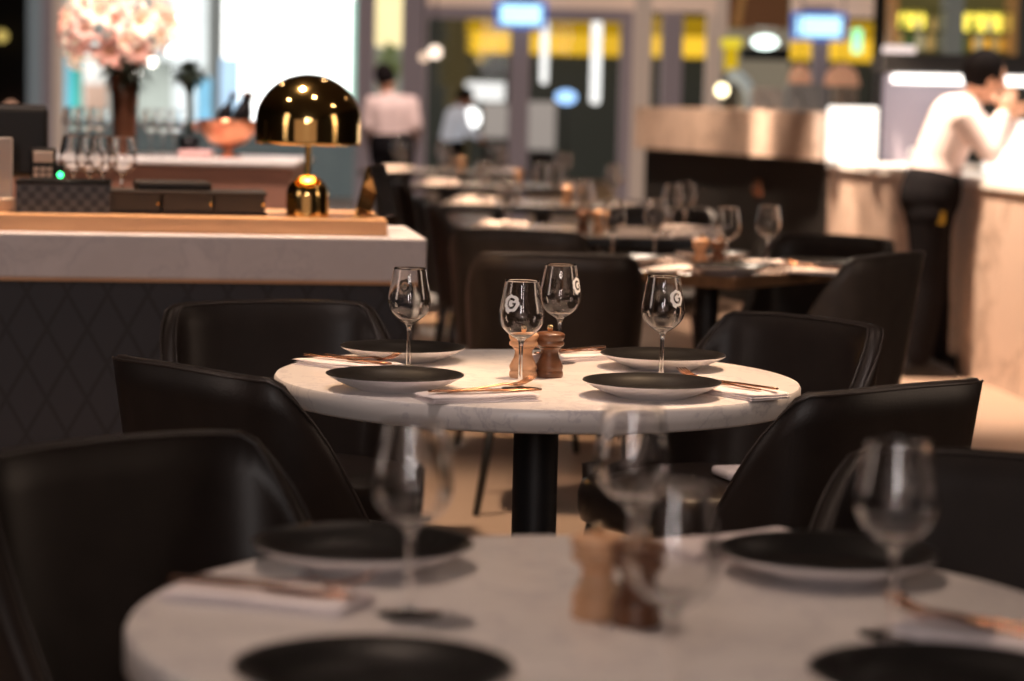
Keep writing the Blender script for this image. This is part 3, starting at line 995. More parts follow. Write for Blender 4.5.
for q in pts:
    c = vtop + Vector((q.x * 0.205 - .03, q.y * 0.17, 0.175 + q.z * 0.175))
    n = Vector((q.x, q.y - 0.25, q.z * 0.6)).normalized()
    rot = Vector((0, 0, 1)).rotation_difference(n)
    if first is None:
        first = thing('lily', 'pink lily with open petals in the tall bronze vase', 'flower', c, 0, lg)
        first.rotation_mode = 'QUATERNION'
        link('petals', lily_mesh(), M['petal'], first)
        bm = bmesh.new()
        for k in range(5): tube(bm, [(0, 0, 0), (0.018 * math.cos(k * 1.26), 0.018 * math.sin(k * 1.26), 0.05)], 0.0018, 5)
        link('stamens', bm, pm('stamen', (0.7, 0.35, 0.08), 0.6), first)
        bm = bmesh.new(); tube(bm, [(0, 0, 0.004), (0, 0, -0.06)], [0.006, 0.003], 6)
        link('stem', bm, M['leaf'], first)
        first.rotation_quaternion = rot
    else:
        o = dup(first, c, 0, 'pink lily with open petals in the tall bronze vase', lg)
        o.rotation_quaternion = rot
        o.scale = [rnd.uniform(.75, 1.15)] * 3
        if rnd.random() < .6:
            for ch in o.children:
                if ch.name.startswith('petals'):
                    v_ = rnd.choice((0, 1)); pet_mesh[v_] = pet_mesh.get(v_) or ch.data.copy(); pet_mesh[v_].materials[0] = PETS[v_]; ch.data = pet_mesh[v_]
def leaf_blob(c, n, rad, ln, wd, rr, up=0.0):
    bm = bmesh.new()
    for i in range(n):
        q = Vector((rr.gauss(0, 1), rr.gauss(0, 1), rr.gauss(0, 1) + up)).normalized()
        s = q.cross(Vector((0, 0, 1)))
        if s.length < 0.1: s = Vector((1, 0, 0))
        s.normalize()
        b0 = c + Vector((q.x * rad[0], q.y * rad[1], q.z * rad[2])) * rr.uniform(0.1, 0.8)
        rows = []
        for k in range(5):
            u = k / 4
            m = b0 + q * ln * u - Vector((0, 0, 0.35 * ln * u * u)); w = wd * math.sin(PI * (0.08 + u * 0.92)) + 0.0005
            rows.append([m - s * w, m + Vector((0, 0, w * .3)), m + s * w])
        grid_surface(bm, rows)
    return bm
rr = random.Random(3)
bm = leaf_blob(vtop + Vector((0, 0, 0.06)), 110, (0.09, 0.08, 0.07), 0.09, 0.013, rr)
for q in pts[:16]:
    tube(bm, [vtop + Vector((q.x * .02, q.y * .02, -0.12)), vtop + Vector((q.x * 0.08, q.y * .07, 0.08)), vtop + Vector((q.x * 0.17, q.y * 0.14, 0.17 + q.z * 0.15))], 0.003, 5)
tag(link('lily_foliage', bm, M['leaf']), 'dark green leaves and stems under the lilies in the bronze vase', 'foliage', None, 'stuff')
# small dark plant
p = onbar(186, 0.5)
t = thing('potted_topiary', 'small dark plant on a thin stem beside the copper bowl', 'plant', p)
bm = bmesh.new(); lathe(bm, [(0, 0), (0.04, 0), (0.05, 0.08), (0.046, 0.08), (0.04, 0.06), (0, 0.06)], 24); link('pot', bm, M['plastic'], t)
bm = bmesh.new(); tube(bm, [(0, 0, 0.05), (0.004, 0, 0.18), (0, 0, 0.30)], 0.012, 8); link('stem', bm, M['leaf'], t)
bm = leaf_blob(Vector((0, 0, 0.35)), 130, (0.07, 0.07, 0.045), 0.05, 0.012, rr); link('foliage', bm, M['leaf'], t)
# champagne bowl and bottles
p = onbar(225, 0.30)
t = thing('champagne_bowl', 'wide copper footed bowl on the bar counter', 'bowl', p)
prof = [(0, 0), (0.06, 0), (0.06, 0.006), (0.02, 0.014), (0.016, 0.03), (0.03, 0.042), (0.08, 0.065), (0.112, 0.105), (0.122, 0.15), (0.125, 0.158), (0.119, 0.155), (0.108, 0.107), (0.076, 0.07), (0, 0.055)]
bm = bmesh.new(); lathe(bm, prof, 48); link('body', bm, M['copper_bowl'], t)
for s in (-1, 1):
    bm = bmesh.new(); tube(bm, [(s * 0.12, 0, 0.145), (s * 0.145, 0, 0.14), (s * 0.145, 0, 0.11), (s * 0.117, 0, 0.115)], 0.005, 8); link('handle', bm, M['copper_bowl'], t)
def bottle(lab, loc, tilt, mat, g, cat='bottle', h=0.28, r=0.038):
    bm = bmesh.new()
    lathe(bm, smooth_prof([(r, 0.0), (r, h * .3), (r, h * .52), (r * .8, h * .64), (r * .42, h * .76), (r * .36, h * .88), (r * .36, h * .96)], 3), 24)
    t = thing('bottle', lab, cat, loc, rnd.uniform(0, 6), g)
    link('body', bm, mat, t)
    bm = bmesh.new(); lathe(bm, [(0, h * .93), (r * .44, h * .93), (r * .44, h * 1.0), (0, h * 1.01)], 16); link('cap', bm, M['bronze'], t)
    t.rotation_euler.x = R(tilt)
    return t
for i, (dx, dy, tl) in enumerate(((-0.05, 0.0, 22), (0.035, 0.03, -18), (0.03, -0.04, 15))):
    bottle('dark bottle chilling in the copper bowl, %s' % ['left one', 'right rear one', 'right front one'][i], p + Vector((dx, dy, 0.085)), tl, M['plastic'], 'bottles in the copper bowl', h=0.2, r=0.03)
p = onbar(193, 0.12)
tag(link('folded_cloth', bx(-0.07, 0.07, -0.05, 0.05, 0, 0.032, 0.012), pm('pink_cloth', (0.75, 0.45, 0.42), 0.8), None, True, p), 'folded pink cloth on the bar left of the copper bowl', 'cloth')
gl = 'wine glasses on the bar counter'
for i, px in enumerate((70, 84, 97, 148, 160, 172)):
    p = onbar(px, 0.15 + 0.05 * (i % 2))
    o = glass('blurred wine glass on the bar, number %s from the left' % ['one', 'two', 'three', 'four', 'five', 'six'][i], p, 0, gl)
    o['label'] = 'blurred wine glass on the bar counter, ' + ['left end of the row', 'second from the left end', 'just left of the lily vase', 'just right of the lily vase', 'second right of the lily vase', 'nearest the dark topiary plant'][i]
    o.location.z = bz
# ------------------------------------------------------------------ right hand stone counter
cw = thing('service_counter', 'long pale stone service counter on the right with a glowing white top', 'counter', (0, 0, 0))
P0 = Vector((2.44, 9.2)); P1 = Vector((1.84, 14.6)); P2 = Vector((0.90, 17.4))
def wall_seg(bm, a, b, z0, z1, th, mi=0, side=1):
    d = (b - a).normalized(); n = Vector((d.y, -d.x)) * th * side
    vs = []
    for z in (z0, z1):
        for q in (a, b, b + n, a + n): vs.append(bm.verts.new((q.x, q.y, z)))
    for f in ((3, 2, 1, 0), (4, 5, 6, 7), (0, 1, 5, 4), (1, 2, 6, 5), (2, 3, 7, 6), (3, 0, 4, 7)):
        bm.faces.new([vs[i] for i in f]).material_index = mi
bm = bmesh.new(); wall_seg(bm, P0, P1, 0.0, 0.905, 0.10); link('stone_front', bm, M['stone'], cw, False)
bm = bmesh.new(); wall_seg(bm, P0 + Vector((-.015, 0)), P1 + Vector((-.015, 0)), 0.905, 0.945, 1.2); link('white_top', bm, M['white'], cw, False)
bm = bmesh.new(); wall_seg(bm, P1 + Vector((0, .01)), P2, 0.0, 0.94, 0.25); link('recess_panel', bm, M['wall_dark'], cw, False)
P1b = P1 + Vector((-0.08, -0.12)); P2b = P2 + Vector((-0.08, -0.12))
bm = bmesh.new(); wall_seg(bm, P1b + Vector((-0.02,0.1)), P2b, 0.945, 1.225, 0.5); link('raised_shelf', bm, M['stone'], cw, False)
# small round brass knob light on the dark recess
e = at(756, 186, 15.9)
t = thing('brass_hook', 'round brass hook on the dark panel under the raised stone shelf', 'hook', (e.x, e.y - 0.35, e.z))
bm = bmesh.new(); lathe(bm, [(0, -.02), (.04, -.02), (.06, .0), (.05, .03), (0, .04)], 24); o = link('dish', bm, M['copper'], t); o.rotation_euler.x = R(80)
bm = bmesh.new(); tube(bm, [(0, 0.0, -0.02), (0, 0.15, -.03), (0, 0.28, -0.03)], 0.008, 8); link('arm', bm, M['copper'], t)
# gantry above the counter
GY = 14.2
gx0, gx1 = at(884, 60, GY).x, 4.2
gan = thing('pass_gantry', 'black kitchen pass gantry with a glowing light strip above the stone counter', 'gantry', (gx0, GY, 0.945))
def gz(py): return at(930, py, GY).z - 0.945
link('beam', bx(0, gx1 - gx0, 0, 0.5, gz(73), gz(54), 0.01), pm('gantry_black', (0.02, 0.018, 0.018), 0.5), gan, False)
strip_em = em('strip_glow', (1, 0.93, 0.86), 3.5)
link('light_strip', bx(0.06, 0.50, 0.02, 0.12, gz(83.5), gz(74.5), 0.02, seg=4), strip_em, gan, True)
link('second_light_strip', bx(0.68, 1.3, 0.02, 0.12, gz(83.5), gz(74.5), 0.02, seg=4), strip_em, gan, True)
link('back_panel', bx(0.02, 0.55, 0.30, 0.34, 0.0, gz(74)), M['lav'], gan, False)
link('post', bx(-0.01, 0.03, 0.2, 0.26, 0.0, gz(73)), M['plastic'], gan, False)
# lit end of the raised shelf, its brightness put in as emission
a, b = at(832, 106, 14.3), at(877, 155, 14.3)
tag(link('white_shelf_end', bx(a.x, b.x, 14.3, 14.5, 0.9455, a.z, 0.01), em('shelf_end_lit', (1, .9, .8), 2.2)), 'white shelf end with painted lamplight at the corner of the stone counter', 'light box')
tag(link('white_ledge', bx(2.36, 3.6, 11.95, 12.6, 0.9455, 1.215, 0.02), em('ledge_lamplight', (1, .90, .80), 1.7), None, False), 'white raised ledge with painted lamplight on the counter beyond the leaning waiter', 'ledge')  # emission stands in for heat lamp light falling on the ledge
a = at(915, 155, 13.0)
bm = bmesh.new(); lathe(bm, [(0, 0), (0.035, 0), (0.035, 0.05), (0.02, 0.06), (0.03, 0.075), (0.032, 0.1), (0, 0.115)], 24)
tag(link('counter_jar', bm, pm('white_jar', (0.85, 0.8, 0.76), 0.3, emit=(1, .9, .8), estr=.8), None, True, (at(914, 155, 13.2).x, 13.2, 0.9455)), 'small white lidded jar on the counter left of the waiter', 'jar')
a = at(895, 150, 13.4)
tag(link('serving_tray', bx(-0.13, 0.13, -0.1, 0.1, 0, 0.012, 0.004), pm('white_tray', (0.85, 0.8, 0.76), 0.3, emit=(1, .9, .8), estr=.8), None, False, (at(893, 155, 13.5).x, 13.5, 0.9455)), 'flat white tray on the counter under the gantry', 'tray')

# back bar display cabinet with bottles, upper right
CY = 17.0
def cxz(px, py): q = at(px, py, CY); return q.x, q.z
x0, zb = cxz(894, 54); x1, _ = cxz(1014, 54)
cab = thing('bottle_cabinet', 'amber framed bottle cabinet with yellow lit shelves above the gantry', 'cabinet', (x0, CY, 0))
wd = x1 - x0
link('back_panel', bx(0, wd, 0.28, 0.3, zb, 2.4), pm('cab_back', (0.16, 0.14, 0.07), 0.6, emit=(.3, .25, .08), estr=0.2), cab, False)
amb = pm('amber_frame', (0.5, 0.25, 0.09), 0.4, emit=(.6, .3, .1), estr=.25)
for xx in (0, wd): 
    link('side_post', bx(xx - 0.02, xx + 0.02, 0, 0.3, 0, 2.4), amb, cab, False)
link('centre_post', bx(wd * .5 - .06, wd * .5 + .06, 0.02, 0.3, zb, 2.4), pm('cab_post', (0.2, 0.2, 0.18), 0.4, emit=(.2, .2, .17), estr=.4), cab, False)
yl = em('shelf_glow', (1, .80, .10), 1.6)
for z in (at(950, 51, CY).z, at(950, 31, CY).z, at(950, 9, CY).z):
    link('shelf', bx(0.02, wd - 0.02, 0.04, 0.28, z - 0.012, z), pm('shelf_glass', (0.2, 0.22, 0.1), 0.2), cab, False)
for (pa, pb, ya, yb) in ((897, 932, 13, 28), (960, 1010, 12, 30)):
    link('light_panel', bx(at(pa, 9, CY).x - x0, at(pb, 9, CY).x - x0, 0.25, 0.279, at(950, yb, CY).z, at(950, ya, CY).z, 0.01), yl, cab, False)
link('amber_panel', bx(at(980, 9, CY).x - x0, at(1011, 9, CY).x - x0, 0.25, 0.279, at(950, 48, CY).z, at(950, 37, CY).z), em('amber_glow', (1, .45, .02), 0.8), cab, False)
bm_mats = [pm('bottle_amber', (0.5, 0.28, 0.08), 0.2, emit=(.8, .55, .2), estr=.35), pm('bottle_green', (0.08, 0.15, 0.05), 0.2, emit=(.1, .2, .06), estr=.3), pm('bottle_clear', (0.6, 0.55, 0.4), 0.1, emit=(.7, .6, .35), estr=.4)]
bw = ['left end', 'second', 'third', 'fourth', 'right of the centre post', 'second right of the centre post', 'right end']
zs = at(950, 51, CY).z
for i, px in enumerate((902, 913, 923, 934, 966, 983, 999)):
    bottle('spirit bottle on the lower cabinet shelf, ' + (bw[i] if i in (0, 4, 5, 6) else bw[i] + ' from the left'), (at(px, 50, CY).x, CY + 0.16, zs), 0, bm_mats[i % 3], 'bottles on the lower cabinet shelf', h=0.15, r=0.03)
zs = at(950, 31, CY).z
for i, px in enumerate((905, 920, 936, 975, 992)):
    bottle('spirit bottle on the upper cabinet shelf, ' + ['left end', 'second from the left', 'beside the centre post', 'right of the centre post', 'right end'][i], (at(px, 50, CY).x, CY + 0.13, zs), 0, bm_mats[(i + 1) % 3], 'bottles on the upper cabinet shelf', h=0.11, r=0.022)
# black pillar left of it
struct('wall_pillar', bx(at(880, 5, 18).x, at(893, 5, 18).x, 18.0, 18.3, 0, 3.4), M['wall_dark'])
tag(link('wall_light', bx(-0.11, 0.11, -0.05, 0.05, -0.03, 0.03, 0.02, seg=3), em('wall_light_glow', (.9, .72, .66), 1.1), None, True, at(899, 50, 16.8)), 'small pale wall light on the black pillar below the bottle cabinet', 'light')

# ------------------------------------------------------------------ glimpses at the far end (kitchen and doors)
def exit_sign(lab, px0, px1, py0, py1, Y):
    a, b = at(px0, py1, Y), at(px1, py0, Y)
    t = thing('exit_sign', lab, 'exit sign', ((a.x + b.x) / 2, Y, a.z), 0, 'lit signs above the doors')
    w, h = b.x - a.x, b.z - a.z
    link('light_panel', bx(-w / 2, w / 2, -0.03, 0.03, 0, h, 0.02, seg=3), em('sign_glow', (.50, .86, 1.0), 1.7), t)
    link('outer_panel', bx(-w / 2 - .05, w / 2 + .05, -0.02, 0.028, -.04, h + .04, 0.02, seg=3), em('sign_halo', (.10, .22, .75), .7), t)  # larger blue panel paints the halo of light around the sign
    link('hanger', bx(-0.15, 0.15, 0.03, 0.06, h * .3, h + 0.1), M['mullion'], t, False)
exit_sign('blue white lit sign above the middle glass doors', 500, 542, 5, 24, FY - 0.3)
exit_sign('blue white lit sign above the right hand doorway', 796, 842, 17, 36, FY - 0.3)
# copper extractor hood
HY = 20.0
a, b = at(728, 27, HY), at(789, 27, HY)
t = thing('extractor_hood', 'dark copper hood hanging above the kitchen opening', 'hood', (a.x, HY, a.z))
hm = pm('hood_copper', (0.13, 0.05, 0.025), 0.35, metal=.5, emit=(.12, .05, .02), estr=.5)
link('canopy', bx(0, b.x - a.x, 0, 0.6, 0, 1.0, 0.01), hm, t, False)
bm = bmesh.new(); tube(bm, [(0.07, -0.02, 0.02), (0.16, -0.02, 0.6)], 0.03, 8); link('brace', bm, amb, t)
link('edge_post', bx(-0.09, 0.0, -0.02, 0.1, -0.06, 1.0, 0.01), M['mullion_light'], t, False)
# kitchen lamp, yellow canister, steel pipe, globe light
p = at(765, 42, 20.5)
bm = bmesh.new(); bmesh.ops.create_uvsphere(bm, u_segments=24, v_segments=12, radius=1.0); bmesh.ops.scale(bm, vec=(0.11, 0.08, 0.055), verts=bm.verts)
tag(link('ceiling_lamp', bm, em('kitchen_lamp', (.85, 1, .92), 3), None, True, p), 'oval white lamp glowing under the copper hood', 'lamp')
kb_ = pm('stand_grey', (.2, .17, .13), .6)
p = at(731, 58, 20.5)
t = thing('yellow_canister', 'yellow canister standing beside the kitchen opening', 'canister', p)
bm = bmesh.new(); lathe(bm, [(0, -0.11), (.055, -.11), (.055, .08), (.03, .1), (0, .1)], 24); link('body', bm, em('canister_yellow', (.62, .40, .01), 0.9), t)
bm = bmesh.new(); lathe(bm, [(0, .08), (.085, .085), (.085, .16), (0, .165)], 24); o_ = link('lid', bm, em('lid_yellow', (.8, .62, .04), 1.0), t)
link('stand', bx(-.06, .06, -.06, .06, -p.z, -.11), kb_, t, False)
p = at(722, 90, 20.0)
bm = bmesh.new(); bmesh.ops.create_uvsphere(bm, u_segments=20, v_segments=12, radius=0.05)
tag(link('globe_bulb', bm, em('bulb_yellow', (1, .85, .5), 5), None, True, p), 'round glowing bulb beside the cream kitchen post', 'bulb')
bm = bmesh.new(); tube(bm, [at(728, 74, 20.2), at(738, 77, 20.2), at(746, 84, 20.2), at(751, 96, 20.2), at(752, 130, 20.2), Vector((at(752, 130, 20.2).x, 20.2, 0))], [0.05, 0.055, 0.05, 0.045, .045, .045], 12)
tag(link('steel_pipe', bm, pm('pipe_steel', (0.6, 0.62, 0.62), 0.3, emit=(.5, .55, .55), estr=.4)), 'curved shiny steel pipe in the kitchen opening', 'pipe')
tag(link('kitchen_shelf', bx(0, at(790, 60, 20.8).x - at(742, 60, 20.8).x, 0, 0.3, -0.05, 0.05, 0.01), M['plastic'], None, False, at(742, 53, 20.8)), 'black shelf across the kitchen opening below the hood', 'shelf')
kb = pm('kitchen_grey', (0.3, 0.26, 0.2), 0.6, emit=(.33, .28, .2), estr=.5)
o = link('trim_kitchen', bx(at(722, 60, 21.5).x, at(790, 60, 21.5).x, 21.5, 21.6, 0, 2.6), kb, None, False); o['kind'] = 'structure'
for i, (px, py, w, h) in enumerate(((800, 74, .10, .08), (842, 75, .15, .09))):
    p = at(px, py, 20.6)
    bm = bmesh.new(); lathe(bm, [(0, h), (w * .35, h * .9), (w * .8, h * .3), (w, -h), (w * .96, -h), (w * .76, h * .25), (w * .3, h * .85), (0, h * .92)], 32)
    t = thing('heat_lamp', 'glowing copper heat lamp shade %s' % ('left of the right doorway post' if i == 0 else 'right of the right doorway post'), 'lamp', p, 0, 'copper heat lamps')
    link('lamp_shade', bm, pm('heat_copper_%d' % i, (0.7, 0.33, 0.2), 0.3, emit=(.8, .38, .22), estr=.45), t)
    bm = bmesh.new(); tube(bm, [(0, 0, h), (0, 0, 1.5)], 0.006, 6); link('cord', bm, M['plastic'], t)
# low grey equipment behind the raised shelf
for i, (pa, pb, ya, yb, c) in enumerate(((752, 785, 88, 112, (.30, .24, .20)), (788, 826, 84, 112, (.22, .19, .17)), (835, 858, 86, 112, (.25, .17, .12)))):
    a, b = at(pa, yb, 18.6), at(pb, ya, 18.6)
    t = thing('coffee_machine', 'blurred grey kitchen appliance behind the stone shelf, %s' % ['left of three', 'middle of three', 'right of three'][i], 'appliance', (a.x, 18.6, 0.9), 0, 'appliances behind the stone shelf')
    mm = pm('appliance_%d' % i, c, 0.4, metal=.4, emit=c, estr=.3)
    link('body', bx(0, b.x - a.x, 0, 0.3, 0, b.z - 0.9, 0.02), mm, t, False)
    bm = bmesh.new(); tube(bm, [(0.06, -0.02, b.z - .95), (0.1, -0.06, b.z - 1.0), (0.1, -0.06, b.z - 1.08)], 0.012, 8); link('spout', bm, M['steel'], t)
tag(link('back_counter', bx(at(735, 100, 18.5).x, at(884, 100, 18.5).x, 18.5, 19.1, 0, 0.9, 0.01), kb, None, False), 'low kitchen counter carrying appliances behind the stone shelf', 'counter')

# ------------------------------------------------------------------ outside the glass
OY = 38.0
GROUNDED = ('shop_window', 'banner', 'screen', 'display', 'bright', 'teal_light')
def panel(name, lab, cat, px0, px1, py0, py1, Y, mat, group=None, th=0.3):
    a, b = at(px0, py1, Y), at(px1, py0, Y)
    if any(k in name for k in GROUNDED): a.z = 0.0; th = 0.1
    return tag(link(name, bx(a.x, b.x, Y, Y + th, a.z, b.z, 0.02), mat, None, False), lab, cat, group)
yel = em('fascia_yellow', (0.55, 0.31, 0.01), 0.75, 0.3, 0.6)
t = panel('shop_fascia', 'long glowing yellow fascia band across the street beyond the glass doors', 'fascia', 462, 890, 22, 53, OY, yel)
panel('fascia_light', 'brighter golden light line along the bottom of the yellow fascia', 'light', 463, 889, 41, 51.5, OY - 0.1, em('fascia_gold', (0.95, 0.54, 0.035), 1.05, .2, .5), None, 0.1)
dk_m = pm('street_dark', (0.02, 0.022, 0.018), 0.8, emit=(.03, .032, .026), estr=.5)
o = link('backdrop_building', bx(at(420, 0, 44).x, at(1040, 0, 44).x, 38.3, 38.8, 0, 8), dk_m, None, False); o['kind'] = 'structure'
tree_m = pm('street_olive', (0.05, 0.04, 0.018), 0.8, emit=(.06, .045, .018), estr=.8)
t = thing('street_tree', 'dark olive street tree seen through the left glass door', 'tree', (at(455, 100, 33).x, 33, 0))
bm = bmesh.new(); tube(bm, [(0, 0, 0), (0.05, 0, 1.0), (0, 0, 2.3)], [.2, .16, .12], 10); link('trunk', bm, tree_m, t)
bm = leaf_blob(Vector((0, 0, 1.8)), 260, (0.22, .2, 0.8), 0.16, 0.05, rr); link('crown', bm, tree_m, t)
wt = em('tube_white', (.95, .92, .9), 1.5)
for px0, px1, y0, y1, w in ((540, 549, 20, 84, 'shorter left'), (590, 602, 18, 104, 'longer right')):
    a, b = at(px0, y1, 30), at(px1, y0, 30)
    r = (b.x - a.x) / 2
    t = thing('tube_light', 'white vertical tube light hanging outside the doors, %s one' % w, 'light', ((a.x + b.x) / 2, 30, a.z), 0, 'tube lights outside')
    bm = bmesh.new(); lathe(bm, [(0, 0), (r * .8, .01), (r, .05), (r, b.z - a.z - .05), (r * .8, b.z - a.z), (0, b.z - a.z)], 20); link('tube', bm, wt, t)
    bm = bmesh.new(); tube(bm, [(0, 0, b.z - a.z), (0, 0, 3.2)], 0.01, 6); link('cord', bm, M['plastic'], t)
bm = bmesh.new(); bmesh.ops.create_uvsphere(bm, u_segments=24, v_segments=12, radius=1); bmesh.ops.scale(bm, vec=(.13, .08, .085), verts=bm.verts)
o = tag(link('blue_lamp', bm, em('blue_glow', (.35, .58, 1), 1.8), None, True, at(566, 97, 30)), 'oval blue white lamp glowing outside the right glass door', 'lamp')
bm = bmesh.new(); tube(bm, [(0, 0, -.05), (0, 0, -at(566, 97, 30).z)], .012, 6); link('pole', bm, M['plastic'], o)
panel('white_menu_sign', 'white lit sign board outside the left glass door', 'sign', 465, 505, 82, 101, 32, em('sign_white', (.85, .82, .80), 1.2))
gm = pm('kiosk_grey', (.4, .38, .36), .6, emit=(.34, .31, .29), estr=.7)
def kiosk(lab, px0, px1, py0, py1, Y):
    k_ = panel('kiosk_counter', lab, 'counter', px0, px1, py0, py1, Y, gm)
    a, b = at(px0, py1, Y), at(px1, py0, Y)
    link('base', bx(a.x + .02, b.x - .02, Y + .02, Y + .28, 0, a.z - .001), M['wall_dark'], k_, False)
kiosk('grey kiosk counter outside behind the left glass door', 482, 508, 104, 138, 33)
kiosk('grey kiosk counter outside behind the right glass door', 528, 556, 102, 150, 33)
bm = bmesh.new(); bmesh.ops.create_uvsphere(bm, u_segments=24, v_segments=12, radius=.12)
gl_ = tag(link('globe_lamp', bm, em('globe_white', (1, .98, .98), 3), None, True, at(470, 118, 29)), 'bright white globe lamp outside beside the bending person', 'lamp')
bm = bmesh.new(); tube(bm, [(0, 0, -.1), (0, 0, -at(470, 118, 29).z)], .012, 8); link('pole', bm, M['plastic'], gl_)
for i, (px, py, r, c, s) in enumerate(((435, 52, .06, (1, .78, .62), 2.0), (424, 57, .045, (1, .7, .5), 1.1), (480, 58, .06, (.75, .5, .12), .8), (722, 16, .05, (.8, .6, .5), .5))):
    if i == 3: continue
    bm = bmesh.new(); bmesh.ops.create_uvsphere(bm, u_segments=16, v_segments=10, radius=r)
    q = at(px, py, 22.6 + .2 * i if i < 2 else 36)  # first two hang from the ceiling in front of the glass
    o = tag(link('small_lamp', bm, em('small_glow_%d' % i, c, s), None, True, q), ['brightest small pinkish light beside the grey column', 'dimmer small pinkish light touching the bright one', 'round amber light below the yellow fascia'][i], 'street light')
    bm = bmesh.new(); tube(bm, [(0, 0, -r), (0, 0, -q.z)] if i == 2 else [(0, 0, r), (0, 0, 3.4 - q.z)], .008, 6); link('pole' if i == 2 else 'cord', bm, M['plastic'], o)
tag(link('green_sign', bx(-.055, .055, -.02, .02, -.14, .14, .02), em('green_glow', (.3, 1, .5), 1.8), None, False, at(857, 41, 30)), 'small green lit sign beyond the right doorway', 'sign')
panel('window_lamp_panel', 'tall pale yellow light panel between the two grey columns', 'light panel', 375, 404, -12, 46, 26, em('panel_cream', (1, .80, .42), 1.25, .1))
t = thing('column_plant', 'small green plant outside behind the waiter with his back turned', 'plant', (at(389, 60, 26).x, 26, 0))
bm = leaf_blob(Vector((0, 0, at(389, 62, 26).z)), 150, (.12, .1, .2), .12, .035, rr); link('foliage', bm, pm('plant_green', (.12, .16, .05), .6, emit=(.13, .15, .06), estr=.6), t)
bm = bmesh.new(); tube(bm, [(0, 0, 0), (0, 0, 1.6)], .03, 8); link('stem', bm, M['leaf'], t)
o = link('backdrop_left', bx(at(374, 0, 29).x, at(404, 0, 29).x, 29, 29.2, 0, 2.0), pm('pale_street', (.3, .32, .28), .6, emit=(.28, .30, .26), estr=.7), None, False); o['kind'] = 'structure'
# bright shop window on the left, overexposed
SY = 34.0
WH = em('shop_white', (1.0, 0.99, 0.97), 3.0, .03)
panel('bright_shop_window', 'huge overexposed white shop window filling the view behind the lamp', 'shop window', 222, 353, -25, 150, SY, WH)
panel('bright_shop_panel', 'bright white shop display between the lily vase and the grey mullion', 'shop window', 158, 207, -25, 66, SY + 1.2, em('shop_pale', (.93, .97, .98), 1.15, .15, 1.0))
panel('teal_banner', 'narrow teal banner left of the lily vase beyond the glass', 'banner', 66, 80, 22, 122, SY, em('teal_glow', (.07, .50, .42), 1.0, .3, 1.5))
panel('cyan_screen', 'small cyan patch of screen on the teal banner', 'screen', 65, 71, 58, 78, SY - .15, em('cyan_glow', (.2, .65, .85), 1.0))
panel('white_banner', 'white banner between the teal banner and the bronze vase', 'banner', 83, 104, 40, 96, SY, em('banner_white', (.95, .9, .85), 1.2, .2, 2))
panel('peach_banner', 'peach coloured display under the white banner', 'display', 84, 106, 84, 122, SY - .15, em('peach', (.85, .55, .42), .9, .2, 2))
panel('blue_screen', 'light blue screen beside the dark plant beyond the glass', 'screen', 196, 222, 78, 112, SY, em('blue_screen_glow', (.30, .66, .92), 1.1, .3, 1.2))
panel('blue_screen', 'pale blue screen right of the thin grey mullion', 'screen', 220, 240, 58, 96, SY - .2, em('blue_screen_pale', (.55, .76, 1.0), 1.1, .15, 1.2))
panel('pale_display', 'pale grey green display behind the glasses and the vase', 'display', 128, 172, 60, 122, SY + .6, em('pale_disp', (.62, .66, .60), .8, .35, 1.6))
panel('teal_light', 'thin teal light line along the right side of the bright shop window', 'light', 349, 355, 0, 110, SY - .4, em('teal_line', (.45, .85, .70), 1.0))
o = link('backdrop_street', bx(at(20, 0, 40).x, at(360, 0, 40).x, 40, 40.3, 0, 8), pm('street_pale', (.3, .32, .3), .7, emit=(.30, .33, .31), estr=.75, var=.4, scale=1.5), None, False); o['kind'] = 'structure'
o = link('backdrop_low', bx(at(20, 0, 30).x, at(360, 0, 30).x, 30, 30.3, 0, at(200, 122, 30).z), pm('street_low', (.05, .06, .06), .8, emit=(.13, .15, .15), estr=.6, var=.7, scale=3), None, False); o['kind'] = 'structure'
gb = em('fairy', (1, .95, .85), 6)
for i, (px, py) in enumerate(((181, 20), (158, 32), (172, 51), (152, 62), (137, 70), (164, 40))):
    bm = bmesh.new(); bmesh.ops.create_uvsphere(bm, u_segments=12, v_segments=8, radius=.035)
    tag(link('bulb', bm, gb, None, True, at(px, py, 22.5)), 'small white bulb beside the lilies, ' + ['topmost and rightmost', 'second from the top', 'lowest of the right hand three', 'left of the dark plant', 'lowest, just above the vase mouth', 'in the middle of the cluster'][i], 'bulb', 'small bulbs beyond the lilies')
for i, (px, py, c) in enumerate(((2, 36, (.6, .45, .12)), (11, 108, (.8, .4, .25)), (3, 113, (.6, .3, .2)))):
    bm = bmesh.new(); bmesh.ops.create_uvsphere(bm, u_segments=12, v_segments=8, radius=.06)
    tag(link('wall_lamp', bm, em('wl%d' % i, c, .9), None, True, at(px, py, FY - .15)), ['dim amber wall lamp at the far left edge', 'small copper wall light above the monitor', 'dimmer copper wall light at the left edge above the monitor'][i], 'wall light')

